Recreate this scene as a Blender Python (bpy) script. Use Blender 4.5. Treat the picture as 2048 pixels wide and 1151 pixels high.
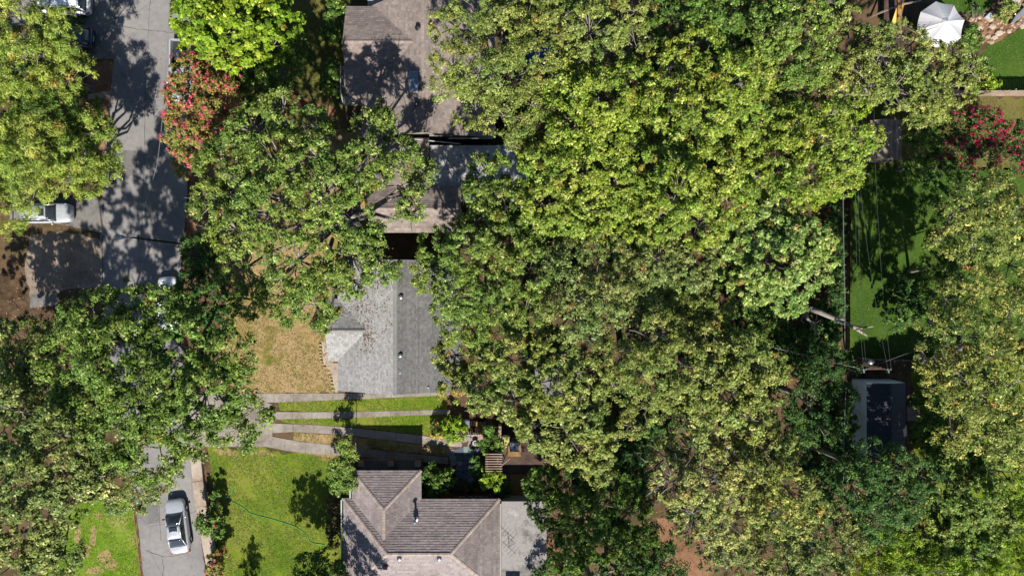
import bpy, math, random
import numpy as np
R = math.radians
PI = math.pi
random.seed(7)
scene = bpy.context.scene
for o in list(bpy.data.objects):
    bpy.data.objects.remove(o, do_unlink=True)

# ------------------------------------------------------------------ camera, sky, sun, exposure
H = 61.0            # drone height in metres
S = 22.5            # photograph pixels per metre on the ground
CX, CY = 1024.0, 575.5
cam_d = bpy.data.cameras.new('camera')
cam = bpy.data.objects.new('camera', cam_d)
scene.collection.objects.link(cam)
cam.location = (0, 0, H)
cam.rotation_euler = (0, 0, 0)
cam_d.sensor_width = 36.0
cam_d.lens = 36.0 * H / (2048 / S)
cam_d.clip_start = 0.5
cam_d.clip_end = 3000
scene.camera = cam

SUN_EL = 44.0
world = bpy.data.worlds.new('World')
scene.world = world
world.use_nodes = True
nt = world.node_tree
bg = nt.nodes['Background']
sky = nt.nodes.new('ShaderNodeTexSky')
sky.sky_type = 'NISHITA'
sky.sun_disc = False
sky.sun_elevation = R(SUN_EL)
sky.sun_rotation = PI - R(6)
nt.links.new(sky.outputs[0], bg.inputs[0])
sky.ozone_density = 3.0
sky.dust_density = 0.4
bg.inputs[1].default_value = 0.062
sun_d = bpy.data.lights.new('sun', 'SUN')
sun_d.energy = 5.0
sun_d.angle = R(0.55)
sun_d.color = (1.0, 0.955, 0.885)
sun = bpy.data.objects.new('sun', sun_d)
scene.collection.objects.link(sun)
sun.rotation_euler = (R(90 - SUN_EL), 0, R(6))
sun.location = (0, -60, 60)
vs = scene.view_settings
vs.view_transform = 'Standard'
vs.look = 'None'
vs.exposure = 1.1
vs.gamma = 1.0
vs.use_curve_mapping = False
try:
    scene.cycles.max_bounces = 6
    scene.cycles.diffuse_bounces = 3
    scene.cycles.glossy_bounces = 2
    scene.cycles.transmission_bounces = 3
    scene.cycles.transparent_max_bounces = 4
    scene.cycles.caustics_reflective = False
    scene.cycles.caustics_refractive = False
    scene.cycles.use_denoising = True
except Exception:
    pass

# ------------------------------------------------------------------ helpers
COL = scene.collection
def P(px, py, z=0.0):
    """photograph pixel of a point that lies at height z -> world"""
    k = (H - z) / H / S
    return ((px - CX) * k, (CY - py) * k, z)
def G(gx, gy, z=0.0):
    """plan coordinates in ground pixels from the picture centre -> world"""
    return (gx / S, -gy / S, z)
def link(o, parent=None):
    COL.objects.link(o)
    if parent is not None:
        o.parent = parent
    return o
def tag(o, label=None, cat=None, group=None, kind=None):
    if label: o['label'] = label
    if cat: o['category'] = cat
    if group: o['group'] = group
    if kind: o['kind'] = kind
    return o
def empty(name, loc=(0, 0, 0), rz=0.0):
    o = bpy.data.objects.new(name, None)
    o.location = loc
    o.rotation_euler = (0, 0, rz)
    o.empty_display_size = 0.3
    return link(o)
def np_mesh(name, V, F, mat, parent=None, tint=None, smooth=False):
    """V (n,3), F (m,k) with one k for all faces"""
    V = np.asarray(V, dtype=np.float32); F = np.asarray(F, dtype=np.int32)
    me = bpy.data.meshes.new(name)
    m, k = F.shape
    me.vertices.add(len(V)); me.vertices.foreach_set('co', V.ravel())
    me.loops.add(m * k); me.loops.foreach_set('vertex_index', F.ravel())
    me.polygons.add(m)
    me.polygons.foreach_set('loop_start', np.arange(0, m * k, k, dtype=np.int32))
    me.polygons.foreach_set('loop_total', np.full(m, k, dtype=np.int32))
    me.polygons.foreach_set('use_smooth', np.full(m, bool(smooth)))
    if tint is not None:
        a = me.attributes.new('tint', 'FLOAT_COLOR', 'FACE')
        c = np.ones((m, 4), dtype=np.float32); c[:, :3] = tint
        a.data.foreach_set('color', c.ravel())
    me.update(calc_edges=True)
    me.materials.append(mat)
    o = bpy.data.objects.new(name, me)
    return link(o, parent)

class MB:
    """collects faces of any size into one mesh"""
    def __init__(s): s.v = []; s.f = []; s.c = []
    def add(s, vs_, fs, c=None):
        b = len(s.v)
        s.v += [tuple(p) for p in vs_]
        for f in fs:
            s.f.append(tuple(i + b for i in f)); s.c.append(c or (1, 1, 1))
    def box(s, x0, x1, y0, y1, z0, z1, c=None):
        s.add([(x0,y0,z0),(x1,y0,z0),(x1,y1,z0),(x0,y1,z0),(x0,y0,z1),(x1,y0,z1),(x1,y1,z1),(x0,y1,z1)],
              [(0,3,2,1),(4,5,6,7),(0,1,5,4),(1,2,6,5),(2,3,7,6),(3,0,4,7)], c)
    def bar(s, p, q, w, h, c=None):
        """rectangular bar from p to q, w across, h high"""
        p = np.array(p, float); q = np.array(q, float)
        d = q - p; d /= np.linalg.norm(d)
        up = np.array((0, 0, 1.0)) if abs(d[2]) < .95 else np.array((0, 1.0, 0))
        a = np.cross(d, up); a /= np.linalg.norm(a); b = np.cross(a, d)
        vs_ = []
        for e in (p, q):
            for (i, j) in ((-1,-1),(1,-1),(1,1),(-1,1)):
                vs_.append(e + a * i * w / 2 + b * j * h / 2)
        s.add(vs_, [(0,1,2,3),(7,6,5,4),(0,4,5,1),(1,5,6,2),(2,6,7,3),(3,7,4,0)], c)
    def tube(s, pts, rad, n=6, c=None, cap=True):
        pts = [np.array(p, float) for p in pts]
        if not hasattr(rad, '__len__'): rad = [rad] * len(pts)
        ring = []
        for i, p in enumerate(pts):
            d = pts[min(i + 1, len(pts) - 1)] - pts[max(i - 1, 0)]
            d = d / (np.linalg.norm(d) + 1e-9)
            up = np.array((0, 0, 1.0)) if abs(d[2]) < .9 else np.array((1.0, 0, 0))
            a = np.cross(d, up); a /= np.linalg.norm(a); b = np.cross(a, d)
            ring.append([p + (a * math.cos(t) + b * math.sin(t)) * rad[i] for t in np.arange(n) * 2 * PI / n])
        vs_ = [v for r in ring for v in r]; fs = []
        for i in range(len(pts) - 1):
            for j in range(n):
                k = (j + 1) % n
                fs.append((i*n+j, i*n+k, (i+1)*n+k, (i+1)*n+j))
        if cap:
            fs.append(tuple(range(n - 1, -1, -1))); fs.append(tuple((len(pts)-1)*n + j for j in range(n)))
        s.add(vs_, fs, c)
    def lathe(s, prof, cx=0, cy=0, n=16, c=None):
        """profile (r, z) from bottom to top"""
        vs_ = []; fs = []
        for (r, z) in prof:
            for j in range(n):
                t = 2 * PI * j / n
                vs_.append((cx + r * math.cos(t), cy + r * math.sin(t), z))
        for i in range(len(prof) - 1):
            for j in range(n):
                k = (j + 1) % n
                fs.append((i*n+j, i*n+k, (i+1)*n+k, (i+1)*n+j))
        fs.append(tuple(range(n - 1, -1, -1))); fs.append(tuple((len(prof)-1)*n + j for j in range(n)))
        s.add(vs_, fs, c)
    def prism(s, poly, z0, z1, c=None):
        n = len(poly)
        a = sum(poly[i][0]*poly[(i+1)%n][1] - poly[(i+1)%n][0]*poly[i][1] for i in range(n))
        if a < 0: poly = poly[::-1]
        vs_ = [(p[0], p[1], z0) for p in poly] + [(p[0], p[1], z1) for p in poly]
        fs = [tuple(range(n-1, -1, -1)), tuple(range(n, 2*n))]
        for i in range(n):
            k = (i + 1) % n
            fs.append((i, k, n + k, n + i))
        s.add(vs_, fs, c)
    def build(s, name, mat, parent=None, smooth=False, kind=None):
        me = bpy.data.meshes.new(name)
        me.from_pydata(s.v, [], s.f)
        if any(c != (1, 1, 1) for c in s.c):
            a = me.attributes.new('tint', 'FLOAT_COLOR', 'FACE')
            a.data.foreach_set('color', np.array([(c[0], c[1], c[2], 1) for c in s.c], dtype=np.float32).ravel())
        if smooth:
            me.polygons.foreach_set('use_smooth', [True] * len(me.polygons))
        me.materials.append(mat)
        o = bpy.data.objects.new(name, me)
        link(o, parent)
        if kind: o['kind'] = kind
        return o
def smoothed(o, bev=0.0, seg=2, sub=0):
    if bev:
        m = o.modifiers.new('bevel', 'BEVEL'); m.width = bev; m.segments = seg; m.limit_method = 'ANGLE'
    if sub:
        m = o.modifiers.new('sub', 'SUBSURF'); m.levels = sub; m.render_levels = sub
    return o

# ------------------------------------------------------------------ materials
LIT = 2.3      # how bright a sunlit level surface of albedo 1 shows (linear)
def lin(c):
    c = c / 255.0
    return c / 12.92 if c <= .04045 else ((c + .055) / 1.055) ** 2.4
def A(r, g, b):
    """albedo of a level surface that shows as this 8-bit colour in full sun"""
    return tuple(min(.85, lin(v) / LIT) for v in (r, g, b))
def _mat(name):
    m = bpy.data.materials.new(name); m.use_nodes = True
    t = m.node_tree
    return m, t, t.nodes['Principled BSDF']
def noise(t, scale, detail=4, rough=.6, vec=None):
    n = t.nodes.new('ShaderNodeTexNoise')
    n.inputs['Scale'].default_value = scale; n.inputs['Detail'].default_value = detail; n.inputs['Roughness'].default_value = rough
    if vec: t.links.new(vec, n.inputs['Vector'])
    return n.outputs[0]
def ramp(t, fac, stops):
    r = t.nodes.new('ShaderNodeValToRGB')
    e = r.color_ramp.elements
    while len(e) < len(stops): e.new(.5)
    for i, (p, c) in enumerate(stops):
        e[i].position = p; e[i].color = (c[0], c[1], c[2], 1)
    t.links.new(fac, r.inputs[0])
    return r.outputs[0]
def mix(t, fac, a, b, mode='MIX'):
    n = t.nodes.new('ShaderNodeMix'); n.data_type = 'RGBA'; n.blend_type = mode
    for s_, i in ((fac, 0), (a, 6), (b, 7)):
        if hasattr(s_, 'is_linked') or hasattr(s_, 'links'): t.links.new(s_, n.inputs[i])
        elif i == 0: n.inputs[0].default_value = s_
        else: n.inputs[i].default_value = (s_[0], s_[1], s_[2], 1)
    return n.outputs[2]
def pos(t):
    return t.nodes.new('ShaderNodeNewGeometry').outputs['Position']
def objco(t):
    return t.nodes.new('ShaderNodeTexCoord').outputs['Object']
def bump(t, bsdf, h, strength=.4, dist=.02):
    b = t.nodes.new('ShaderNodeBump'); b.inputs['Strength'].default_value = strength; b.inputs['Distance'].default_value = dist
    t.links.new(h, b.inputs['Height']); t.links.new(b.outputs[0], bsdf.inputs['Normal'])
def ground_mat(name, cols, s1=.25, s2=2.5, s3=18., rough=.95, bmp=.5, dist=.03):
    """three octaves of mottling over a ramp of real surface colours"""
    m, t, b = _mat(name)
    p = pos(t)
    a = noise(t, s1, 5, .6, p); c = noise(t, s2, 5, .65, p); d = noise(t, s3, 3, .7, p)
    n1 = t.nodes.new('ShaderNodeMath'); n1.operation = 'MULTIPLY_ADD'; n1.inputs[1].default_value = .55
    t.links.new(a, n1.inputs[0])
    n2 = t.nodes.new('ShaderNodeMath'); n2.operation = 'MULTIPLY'; n2.inputs[1].default_value = .30
    t.links.new(c, n2.inputs[0])
    n3 = t.nodes.new('ShaderNodeMath'); n3.operation = 'MULTIPLY_ADD'; n3.inputs[1].default_value = .15
    t.links.new(d, n3.inputs[0]); t.links.new(n2.outputs[0], n3.inputs[2])
    t.links.new(n3.outputs[0], n1.inputs[2])
    k = len(cols)
    stops = [(.38 + .24 * i / max(1, k - 1), cc) for i, cc in enumerate(cols)]
    t.links.new(ramp(t, n1.outputs[0], stops), b.inputs['Base Color'])
    b.inputs['Roughness'].default_value = rough
    b.inputs['Specular IOR Level'].default_value = .15
    if bmp: bump(t, b, d, bmp, dist)
    return m
def plain(name, col, rough=.7, metal=0., var=.18, scale=6., spec=.4, bmp=0.):
    m, t, b = _mat(name)
    n = noise(t, scale, 4, .6, objco(t))
    lo = tuple(c * (1 - var) for c in col); hi = tuple(min(1, c * (1 + var)) for c in col)
    t.links.new(ramp(t, n, [(.3, lo), (.7, hi)]), b.inputs['Base Color'])
    b.inputs['Roughness'].default_value = rough; b.inputs['Metallic'].default_value = metal
    b.inputs['Specular IOR Level'].default_value = spec
    if bmp: bump(t, b, noise(t, scale * 8, 3, .6, objco(t)), bmp, .01)
    return m
def tinted(name, rough=.8, transl=0., spec=.3, stain=None, sscale=.6, mul=1., bmp=0.):
    """colour from the pieces' own 'tint' attribute, with stains if asked"""
    m, t, b = _mat(name)
    at = t.nodes.new('ShaderNodeAttribute'); at.attribute_name = 'tint'
    c = at.outputs['Color']
    if stain:
        n = noise(t, sscale, 6, .62, pos(t))
        c = mix(t, 1.0, c, ramp(t, n, stain), 'MULTIPLY')
        n2 = noise(t, 14, 3, .7, pos(t))
        c = mix(t, 1.0, c, ramp(t, n2, [(.3, (.82,.82,.82)), (.7, (1.15,1.15,1.15))]), 'MULTIPLY')
    t.links.new(c, b.inputs['Base Color'])
    b.inputs['Roughness'].default_value = rough
    b.inputs['Specular IOR Level'].default_value = spec
    if bmp: bump(t, b, noise(t, 40, 3, .7, pos(t)), bmp, .01)
    if transl:
        tr = t.nodes.new('ShaderNodeBsdfTranslucent')
        c2 = mix(t, 1.0, c, (1.25, 1.3, .55), 'MULTIPLY')
        t.links.new(c2, tr.inputs[0])
        ms = t.nodes.new('ShaderNodeMixShader'); ms.inputs[0].default_value = transl
        out = t.nodes['Material Output']
        t.links.new(b.outputs[0], ms.inputs[1]); t.links.new(tr.outputs[0], ms.inputs[2]); t.links.new(ms.outputs[0], out.inputs[0])
    return m
M = {}
M['litter'] = ground_mat('leaf_litter', [A(62,50,36), A(96,76,54), A(128,102,76), A(84,80,46), A(150,124,96)], .12, 1.3, 16)
M['asphalt'] = None
M['leaf'] = tinted('leaf', .6, .22, .14)
M['needle'] = tinted('soft_leaf', .6, .28, .14)
M['petal'] = tinted('petal', .7, .3, .2)
M['grassblade'] = tinted('grass_blade', .7, .2, .15)
M['drydebris'] = tinted('dry_debris', .9, 0, .1)
M['bark'] = ground_mat('bark', [A(112,104,94), A(160,151,140), A(204,196,184)], 1.5, 6, 40, .95, .8)
M['deadwood'] = ground_mat('dead_wood', [A(134,122,112), A(184,172,160), A(214,204,192)], 2, 9, 40, .95, .9)
M['concrete'] = ground_mat('concrete', [A(140,128,116), A(172,162,150), A(192,184,172)], .5, 3, 25, .9, .3)
M['concrete_pale'] = ground_mat('pale_concrete', [A(168,146,128), A(205,186,166), A(224,208,192)], .8, 3, 25, .9, .5)
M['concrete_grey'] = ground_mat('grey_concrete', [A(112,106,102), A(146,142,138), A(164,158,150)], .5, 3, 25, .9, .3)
M['lawn'] = ground_mat('lawn_soil', [A(92,122,22), A(114,140,30), A(132,150,40), A(150,152,64), A(120,142,32)], .22, 1.6, 14)
M['lawn_bright'] = ground_mat('bright_lawn_soil', [A(92,132,18), A(114,152,28), A(140,164,52), A(176,168,100)], .3, 1.2, 14)
M['lawn_dry'] = ground_mat('dry_lawn_soil', [A(104,120,40), A(128,130,54), A(164,144,84), A(186,156,108), A(200,170,126), A(172,148,92), A(138,134,58), A(108,122,42)], .22, 1.5, 16)
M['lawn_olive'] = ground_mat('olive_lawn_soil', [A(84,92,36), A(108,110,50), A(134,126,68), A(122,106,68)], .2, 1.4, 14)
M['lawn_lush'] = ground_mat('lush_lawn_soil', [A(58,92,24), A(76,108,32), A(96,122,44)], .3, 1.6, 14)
M['gravel'] = ground_mat('gravel', [A(140,124,108), A(172,154,136), A(196,176,154)], .5, 4, 40, .95, .8)
M['soil'] = ground_mat('bare_soil', [A(120,84,60), A(160,118,88), A(190,146,112)], .3, 2, 20)
M['white'] = plain('white_paint', A(228,228,226), .5, 0, .06)
M['trimwhite'] = plain('white_trim', A(214,214,210), .55, 0, .08)
M['membrane'] = ground_mat('white_membrane', [A(176,176,178), A(206,206,206), A(224,222,218)], .35, 2.2, 18, .7, .1)
M['membrane_grey'] = ground_mat('weathered_membrane', [A(108,104,102), A(150,145,142), A(184,178,174), A(166,160,157), A(204,198,193)], .35, 1.8, 10, .8, .15)
M['wood_brown'] = ground_mat('brown_wood', [A(80,62,54), A(104,84,74), A(126,102,88)], 1.2, 7, 40, .85, .4)
M['wood_tan'] = ground_mat('tan_wood', [A(150,112,66), A(178,138,86), A(200,160,108)], 1.2, 7, 40, .85, .4)
M['wood_grey'] = ground_mat('grey_wood', [A(128,116,104), A(164,152,140), A(188,176,164)], 1.2, 7, 40, .9, .4)
M['wood_pink'] = ground_mat('weathered_wood', [A(160,130,112), A(196,170,150), A(214,192,174)], 1.2, 7, 40, .85, .4)
M['brick'] = ground_mat('brick_wall', [A(120,72,58), A(146,94,76), A(160,110,92)], 1, 6, 30, .9, .4)
M['siding'] = plain('pale_siding', A(190,184,172), .7, 0, .1)
M['steel'] = plain('galvanised_steel', A(196,198,202), .35, .7, .12)
M['darksteel'] = plain('dark_steel', A(54,54,58), .5, .5, .15)
M['terracotta'] = plain('vent_brown', A(150,106,92), .8, 0, .1)
M['black'] = plain('black_rubber', (.015, .015, .016), .8, 0, .1)
M['rim'] = plain('alloy_rim', (.45, .46, .47), .3, .8, .05)
M['glass'] = plain('dark_glass', (.02, .024, .028), .06, 0, .05, spec=.8)
M['skyglass'] = plain('sky_light_glass', (.10, .13, .17), .08, 0, .1, spec=1.)
M['green_glass'] = plain('green_plastic_sheet', A(150,176,164), .3, 0, .12)
M['red'] = plain('red_lens', (.32, .015, .015), .25, 0, .05)
M['lens'] = plain('clear_lens', (.7, .72, .74), .15, 0, .05)
M['yellow'] = plain('yellow_plastic', A(236,190,40), .45, 0, .06)
M['paleyellow'] = plain('pale_yellow_plastic', A(238,228,140), .5, 0, .05)
M['blue'] = plain('blue_tarp', A(40,110,190), .5, 0, .15)
M['teal'] = plain('teal_plastic', A(60,170,170), .45, 0, .08)
M['greyplastic'] = plain('grey_plastic', A(128,136,144), .55, 0, .1)
M['hose'] = plain('green_hose', A(60,190,110), .45, 0, .05)
M['canvas'] = plain('white_canvas', A(236,234,236), .8, 0, .04, 2)
M['wire'] = plain('cable', A(170,172,176), .5, .2, .1)
M['darkwire'] = plain('dark_cable', A(90,94,96), .6, 0, .1)
M['stone'] = tinted('stone', .85, 0, .3, [(.3, (.75,.75,.75)), (.7, (1.15,1.15,1.15))], 3)
M['metalroof'] = plain('dark_metal_roof', A(36,44,58), .6, .0, .2, 2)
M['metalwall'] = plain('grey_metal_wall', (.66,.70,.74), .5, 0, .08, 2)
M['shingle_brown'] = tinted('brown_shingle', .92, 0, .15, [(.32, (.78,.76,.75)), (.5, (1,1,1)), (.72, (1.08,1.07,1.06))], .3)
M['shingle_grey'] = tinted('grey_shingle', .92, 0, .15, [(.3, (.82,.81,.80)), (.5, (1,1,1)), (.72, (1.08,1.08,1.08))], .4)
M['deck_under'] = plain('roof_boards', A(96,84,76), .9, 0, .15)
def paint(name, col, metal=.3, rough=.22):
    m, t, b = _mat(name)
    b.inputs['Base Color'].default_value = (*col, 1); b.inputs['Metallic'].default_value = metal
    b.inputs['Roughness'].default_value = rough
    try: b.inputs['Coat Weight'].default_value = .5; b.inputs['Coat Roughness'].default_value = .06
    except Exception: pass
    n = noise(t, 5, 4, .6, objco(t))
    t.links.new(ramp(t, n, [(.3, tuple(c * .88 for c in col)), (.7, tuple(c * 1.06 for c in col))]), b.inputs['Base Color'])
    return m
M['silver'] = paint('silver_paint', (.44, .45, .47), .4, .3)
M['whitecar'] = paint('white_car_paint', (.68, .68, .68), 0, .2)
M['bluecar'] = paint('dark_blue_paint', (.012, .03, .075), .2, .2)
M['greycar'] = paint('pale_grey_paint', (.46, .48, .51), .4, .3)

def asphalt():
    m, t, b = _mat('old_asphalt')
    p = pos(t)
    big = noise(t, .18, 5, .6, p); fine = noise(t, 45, 3, .8, p); mid = noise(t, 2.2, 5, .65, p)
    c = ramp(t, big, [(.32, A(148,144,142)), (.5, A(166,161,158)), (.68, A(178,173,169))])
    c = mix(t, 1.0, c, ramp(t, mid, [(.3, (.86,.86,.86)), (.7, (1.1,1.1,1.1))]), 'MULTIPLY')
    c = mix(t, 1.0, c, ramp(t, fine, [(.25, (.72,.72,.72)), (.75, (1.22,1.22,1.22))]), 'MULTIPLY')
    v = t.nodes.new('ShaderNodeTexVoronoi'); v.feature = 'DISTANCE_TO_EDGE'; v.inputs['Scale'].default_value = .16
    wob = mix(t, .12, p, t.nodes.new('ShaderNodeTexNoise').outputs['Color'])
    t.links.new(wob, v.inputs['Vector'])
    crack = ramp(t, v.outputs[0], [(.0, (.6,.58,.57)), (.004, (1,1,1))])
    c = mix(t, .7, c, mix(t, 1.0, c, crack, 'MULTIPLY'))
    t.links.new(c, b.inputs['Base Color']); b.inputs['Roughness'].default_value = .9
    b.inputs['Specular IOR Level'].default_value = .25
    bump(t, b, fine, .35, .01)
    return m
M['asphalt'] = asphalt()

# ------------------------------------------------------------------ the ground and paved surfaces
def ragged(poly, step=.5, amp=.16, rng=None):
    rng = rng or random.Random(3)
    out = []
    n = len(poly)
    for i in range(n):
        a = poly[i]; b = poly[(i + 1) % n]
        L = math.hypot(b[0] - a[0], b[1] - a[1]); k = max(1, int(L / step))
        for j in range(k):
            f = j / k
            out.append((a[0] + (b[0]-a[0])*f + rng.uniform(-amp, amp), a[1] + (b[1]-a[1])*f + rng.uniform(-amp, amp)))
    return out
def sheet(name, pxpoly, z, mat, amp=.16, kind='structure', step=.5):
    pts = [P(*q)[:2] for q in pxpoly]
    if amp: pts = ragged(pts, step, amp)
    mb = MB()
    n = len(pts)
    a = sum(pts[i][0]*pts[(i+1)%n][1] - pts[(i+1)%n][0]*pts[i][1] for i in range(n))
    if a < 0: pts = pts[::-1]
    mb.add([(x, y, z) for x, y in pts], [tuple(range(n))])
    o = mb.build(name, mat)
    o['kind'] = kind
    return o
mb = MB(); mb.add([(-900,-900,0),(900,-900,0),(900,900,0),(-900,900,0)], [(0,1,2,3)])
o = mb.build('ground', M['litter']); tag(o, 'brown leaf littered ground under the trees', kind='structure')

ROAD_L = [(250,-200),(240,0),(228,120),(215,240),(207,330),(203,470),(205,600),(222,740),(245,860),(268,985),(278,1060),(287,1151),(305,1350)]
ROAD_R = [(392,-200),(381,0),(377,160),(376,330),(374,400),(366,480),(360,560),(362,660),(370,760),(378,850),(386,930),(397,1040),(412,1151),(436,1350)]
o = sheet('road', ROAD_L + ROAD_R[::-1], .012, M['asphalt'], .04)
o['label'] = 'old pale grey asphalt street running past the parked cars'

LAWNS = {}
def lawn(name, label, poly, mat, z=.006, amp=.25):
    o = sheet(name, poly, z, mat, amp); o['label'] = label
    LAWNS[name + label] = poly
    return poly
lw_bl = lawn('lawn', 'bright green patchy lawn beside the grey street', [(60,1260),(90,1100),(128,1020),(200,995),(262,985),(272,1060),(282,1151),(296,1300)], M['lawn_bright'])
lw_h3 = lawn('lawn', 'sunny green front lawn with a hose lying across it', [(418,893),(470,897),(530,897),(590,908),(660,913),(692,925),(700,1040),(700,1300),(455,1300),(432,1100),(424,1000)], M['lawn'])
lw_dry = lawn('lawn', 'dry tan front yard before the grey roofed house', [(448,600),(520,560),(690,520),(690,640),(660,690),(668,786),(470,786),(440,720)], M['lawn_dry'])
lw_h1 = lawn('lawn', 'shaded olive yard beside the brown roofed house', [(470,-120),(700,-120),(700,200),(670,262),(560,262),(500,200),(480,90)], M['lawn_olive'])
lw_mid = lawn('lawn', 'dry yard under the spreading oak', [(385,300),(560,266),(720,262),(740,510),(690,518),(520,558),(440,560),(395,430)], M['lawn_dry'], .005)
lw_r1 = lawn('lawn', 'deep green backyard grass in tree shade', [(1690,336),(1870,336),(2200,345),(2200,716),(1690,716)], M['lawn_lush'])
lw_r2 = lawn('lawn', 'straw green grass by the flowering red tree', [(1690,196),(2200,196),(2200,342),(1690,333)], M['lawn_olive'])
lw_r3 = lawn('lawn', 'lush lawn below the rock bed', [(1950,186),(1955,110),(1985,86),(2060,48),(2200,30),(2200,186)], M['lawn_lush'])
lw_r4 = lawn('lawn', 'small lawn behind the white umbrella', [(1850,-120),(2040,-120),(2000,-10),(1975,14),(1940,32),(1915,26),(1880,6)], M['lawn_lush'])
lw_r5 = lawn('lawn', 'grass in the corner behind the metal shed', [(1825,724),(2250,724),(2250,1350),(1840,1350),(1850,1000),(1828,900)], M['lawn'], .006)
st1 = lawn('lawn_strip', 'green grass strip between the concrete tracks nearest the grey roof', [(556,804),(700,799),(892,791),(893,818),(700,823),(560,820)], M['lawn'], .007, .06)
st2 = lawn('lawn_strip', 'grass strip between the middle two concrete tracks', [(556,838),(700,835),(893,827),(915,840),(915,872),(840,867),(700,852),(570,845)], M['lawn'], .007, .06)
st3 = lawn('lawn_strip', 'dry leafy strip between the lowest two concrete tracks', [(588,864),(690,871),(840,888),(905,895),(895,912),(760,897),(660,889),(588,880)], M['lawn_dry'], .007, .06)

for i, (x, y, w, h_) in enumerate(((155,1068,9,17), (186,1070,8,20), (208,1112,16,12), (222,1128,14,11), (170,1100,14,12), (196,1030,12,6), (190,1140,20,8))):
    o = sheet('bare_patch', [(x + w*math.cos(t), y + h_*math.sin(t)) for t in np.arange(10)*2*PI/10], .009, M['lawn_dry'], .14, 'structure', .3); o['label'] = 'tan bare patch worn into the bright green lawn'
# concrete tracks: every slab a piece of its driveway
def track(name, label, top, bot, n, mat, z0=-.05, z1=.03, gap=.012):
    e = empty(name, P(*top[0])); tag(e, label, kind='structure')
    ex, ey = e.location.x, e.location.y
    def along(pl, f):
        seg = [math.dist(pl[i], pl[i+1]) for i in range(len(pl)-1)]; T = sum(seg) * f
        for i, s_ in enumerate(seg):
            if T <= s_ or i == len(seg) - 1:
                k = T / s_; return (pl[i][0] + (pl[i+1][0]-pl[i][0])*k, pl[i][1] + (pl[i+1][1]-pl[i][1])*k)
            T -= s_
    for i in range(n):
        a, b, c, d = along(top, i/n), along(top, (i+1)/n), along(bot, (i+1)/n), along(bot, i/n)
        q = [np.array(P(*v)[:2]) for v in (a, b, c, d)]
        cen = sum(q) / 4
        q = [tuple(v + (cen - v) / np.linalg.norm(cen - v) * gap - np.array((ex, ey))) for v in q]
        m_ = MB(); m_.prism(q, z0, z1 + random.uniform(-.005, .005)); m_.build('slab', mat, e)
    return e
track('driveway', 'concrete walk along the grey roofed house', [(470,786),(680,786),(900,783)], [(470,806),(560,804),(700,798),(900,790)], 11, M['concrete'])
track('driveway', 'concrete wheel track with grass on both sides', [(545,823),(700,823),(900,818)], [(545,838),(700,835),(900,827)], 9, M['concrete'])
track('driveway', 'concrete wheel track slanting to the flower bush', [(545,846),(615,848),(700,854),(840,870),(915,879)], [(545,865),(588,863),(690,869),(840,887),(915,893)], 9, M['concrete'])
track('driveway', 'concrete wheel track nearest the brown hipped roof', [(530,869),(590,881),(700,893),(896,914)], [(530,892),(590,904),(760,916),(896,927)], 9, M['concrete'])
track('driveway_apron', 'concrete apron joining the wheel tracks to the street', [(372,790),(470,786),(545,808)], [(372,893),(470,893),(545,893)], 5, M['concrete'], -.05, .022)
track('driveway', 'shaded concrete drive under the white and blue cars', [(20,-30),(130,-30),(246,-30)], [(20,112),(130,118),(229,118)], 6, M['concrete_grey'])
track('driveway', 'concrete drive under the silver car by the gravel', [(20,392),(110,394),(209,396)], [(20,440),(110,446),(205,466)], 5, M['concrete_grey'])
o = sheet('gravel_driveway', [(62,470),(120,462),(202,478),(204,574),(150,578),(60,590),(48,530)], .008, M['gravel'], .12); o['label'] = 'dappled gravel parking bay beside the street'
o = sheet('bare_soil_bank', [(178,122),(228,122),(216,232),(207,330),(200,380),(180,330),(168,210)], .007, M['soil'], .2); o['label'] = 'bare reddish soil bank between the drive and the street'
track('footpath', 'short concrete path across the bare soil bank', [(176,188),(222,182)], [(176,200),(220,195)], 3, M['concrete_pale'])
track('footpath', 'dark concrete path slab beside the gravel bay', [(60,590),(115,584)], [(60,616),(115,610)], 2, M['concrete_grey'])
track('footpath', 'shaded brown walk leading to the porch railing', [(578,182),(620,200),(672,215)], [(572,205),(615,228),(668,246)], 4, M['soil'], -.05, .02)
o = sheet('bare_soil', [(1090,1075),(1125,1080),(1140,1160),(1088,1180)], .007, M['soil'], .15); o['label'] = 'bare soil strip beside the weathered flat roof'
o = sheet('bare_soil', [(1315,1035),(1380,1040),(1430,1120),(1420,1180),(1320,1170)], .007, M['soil'], .2); o['label'] = 'reddish bare soil below the twiggy yellow tree'
o = sheet('bare_soil', [(380,330),(420,330),(430,470),(372,470)], .007, M['soil'], .2); o['label'] = 'bare soil verge along the street under the oak'

# kerbs
def kerb(name, label, pts, w, h, mat):
    m_ = MB()
    for a, b in zip(pts[:-1], pts[1:]):
        p, q = P(*a), P(*b)
        m_.bar((p[0], p[1], h/2 - .03), (q[0], q[1], h/2 - .03), w, h + .06)
    o = m_.build(name, mat); tag(o, label, 'kerb', kind='structure')
kerb('kerb', 'dark concrete kerb between the street and the gravel bay', [(203,468),(204,520),(204,576)], .14, .12, M['concrete_grey'])
kerb('kerb', 'thin kerb between the bright lawn and the street', [(262,985),(272,1060),(282,1151),(292,1230)], .10, .06, M['soil'])

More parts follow.
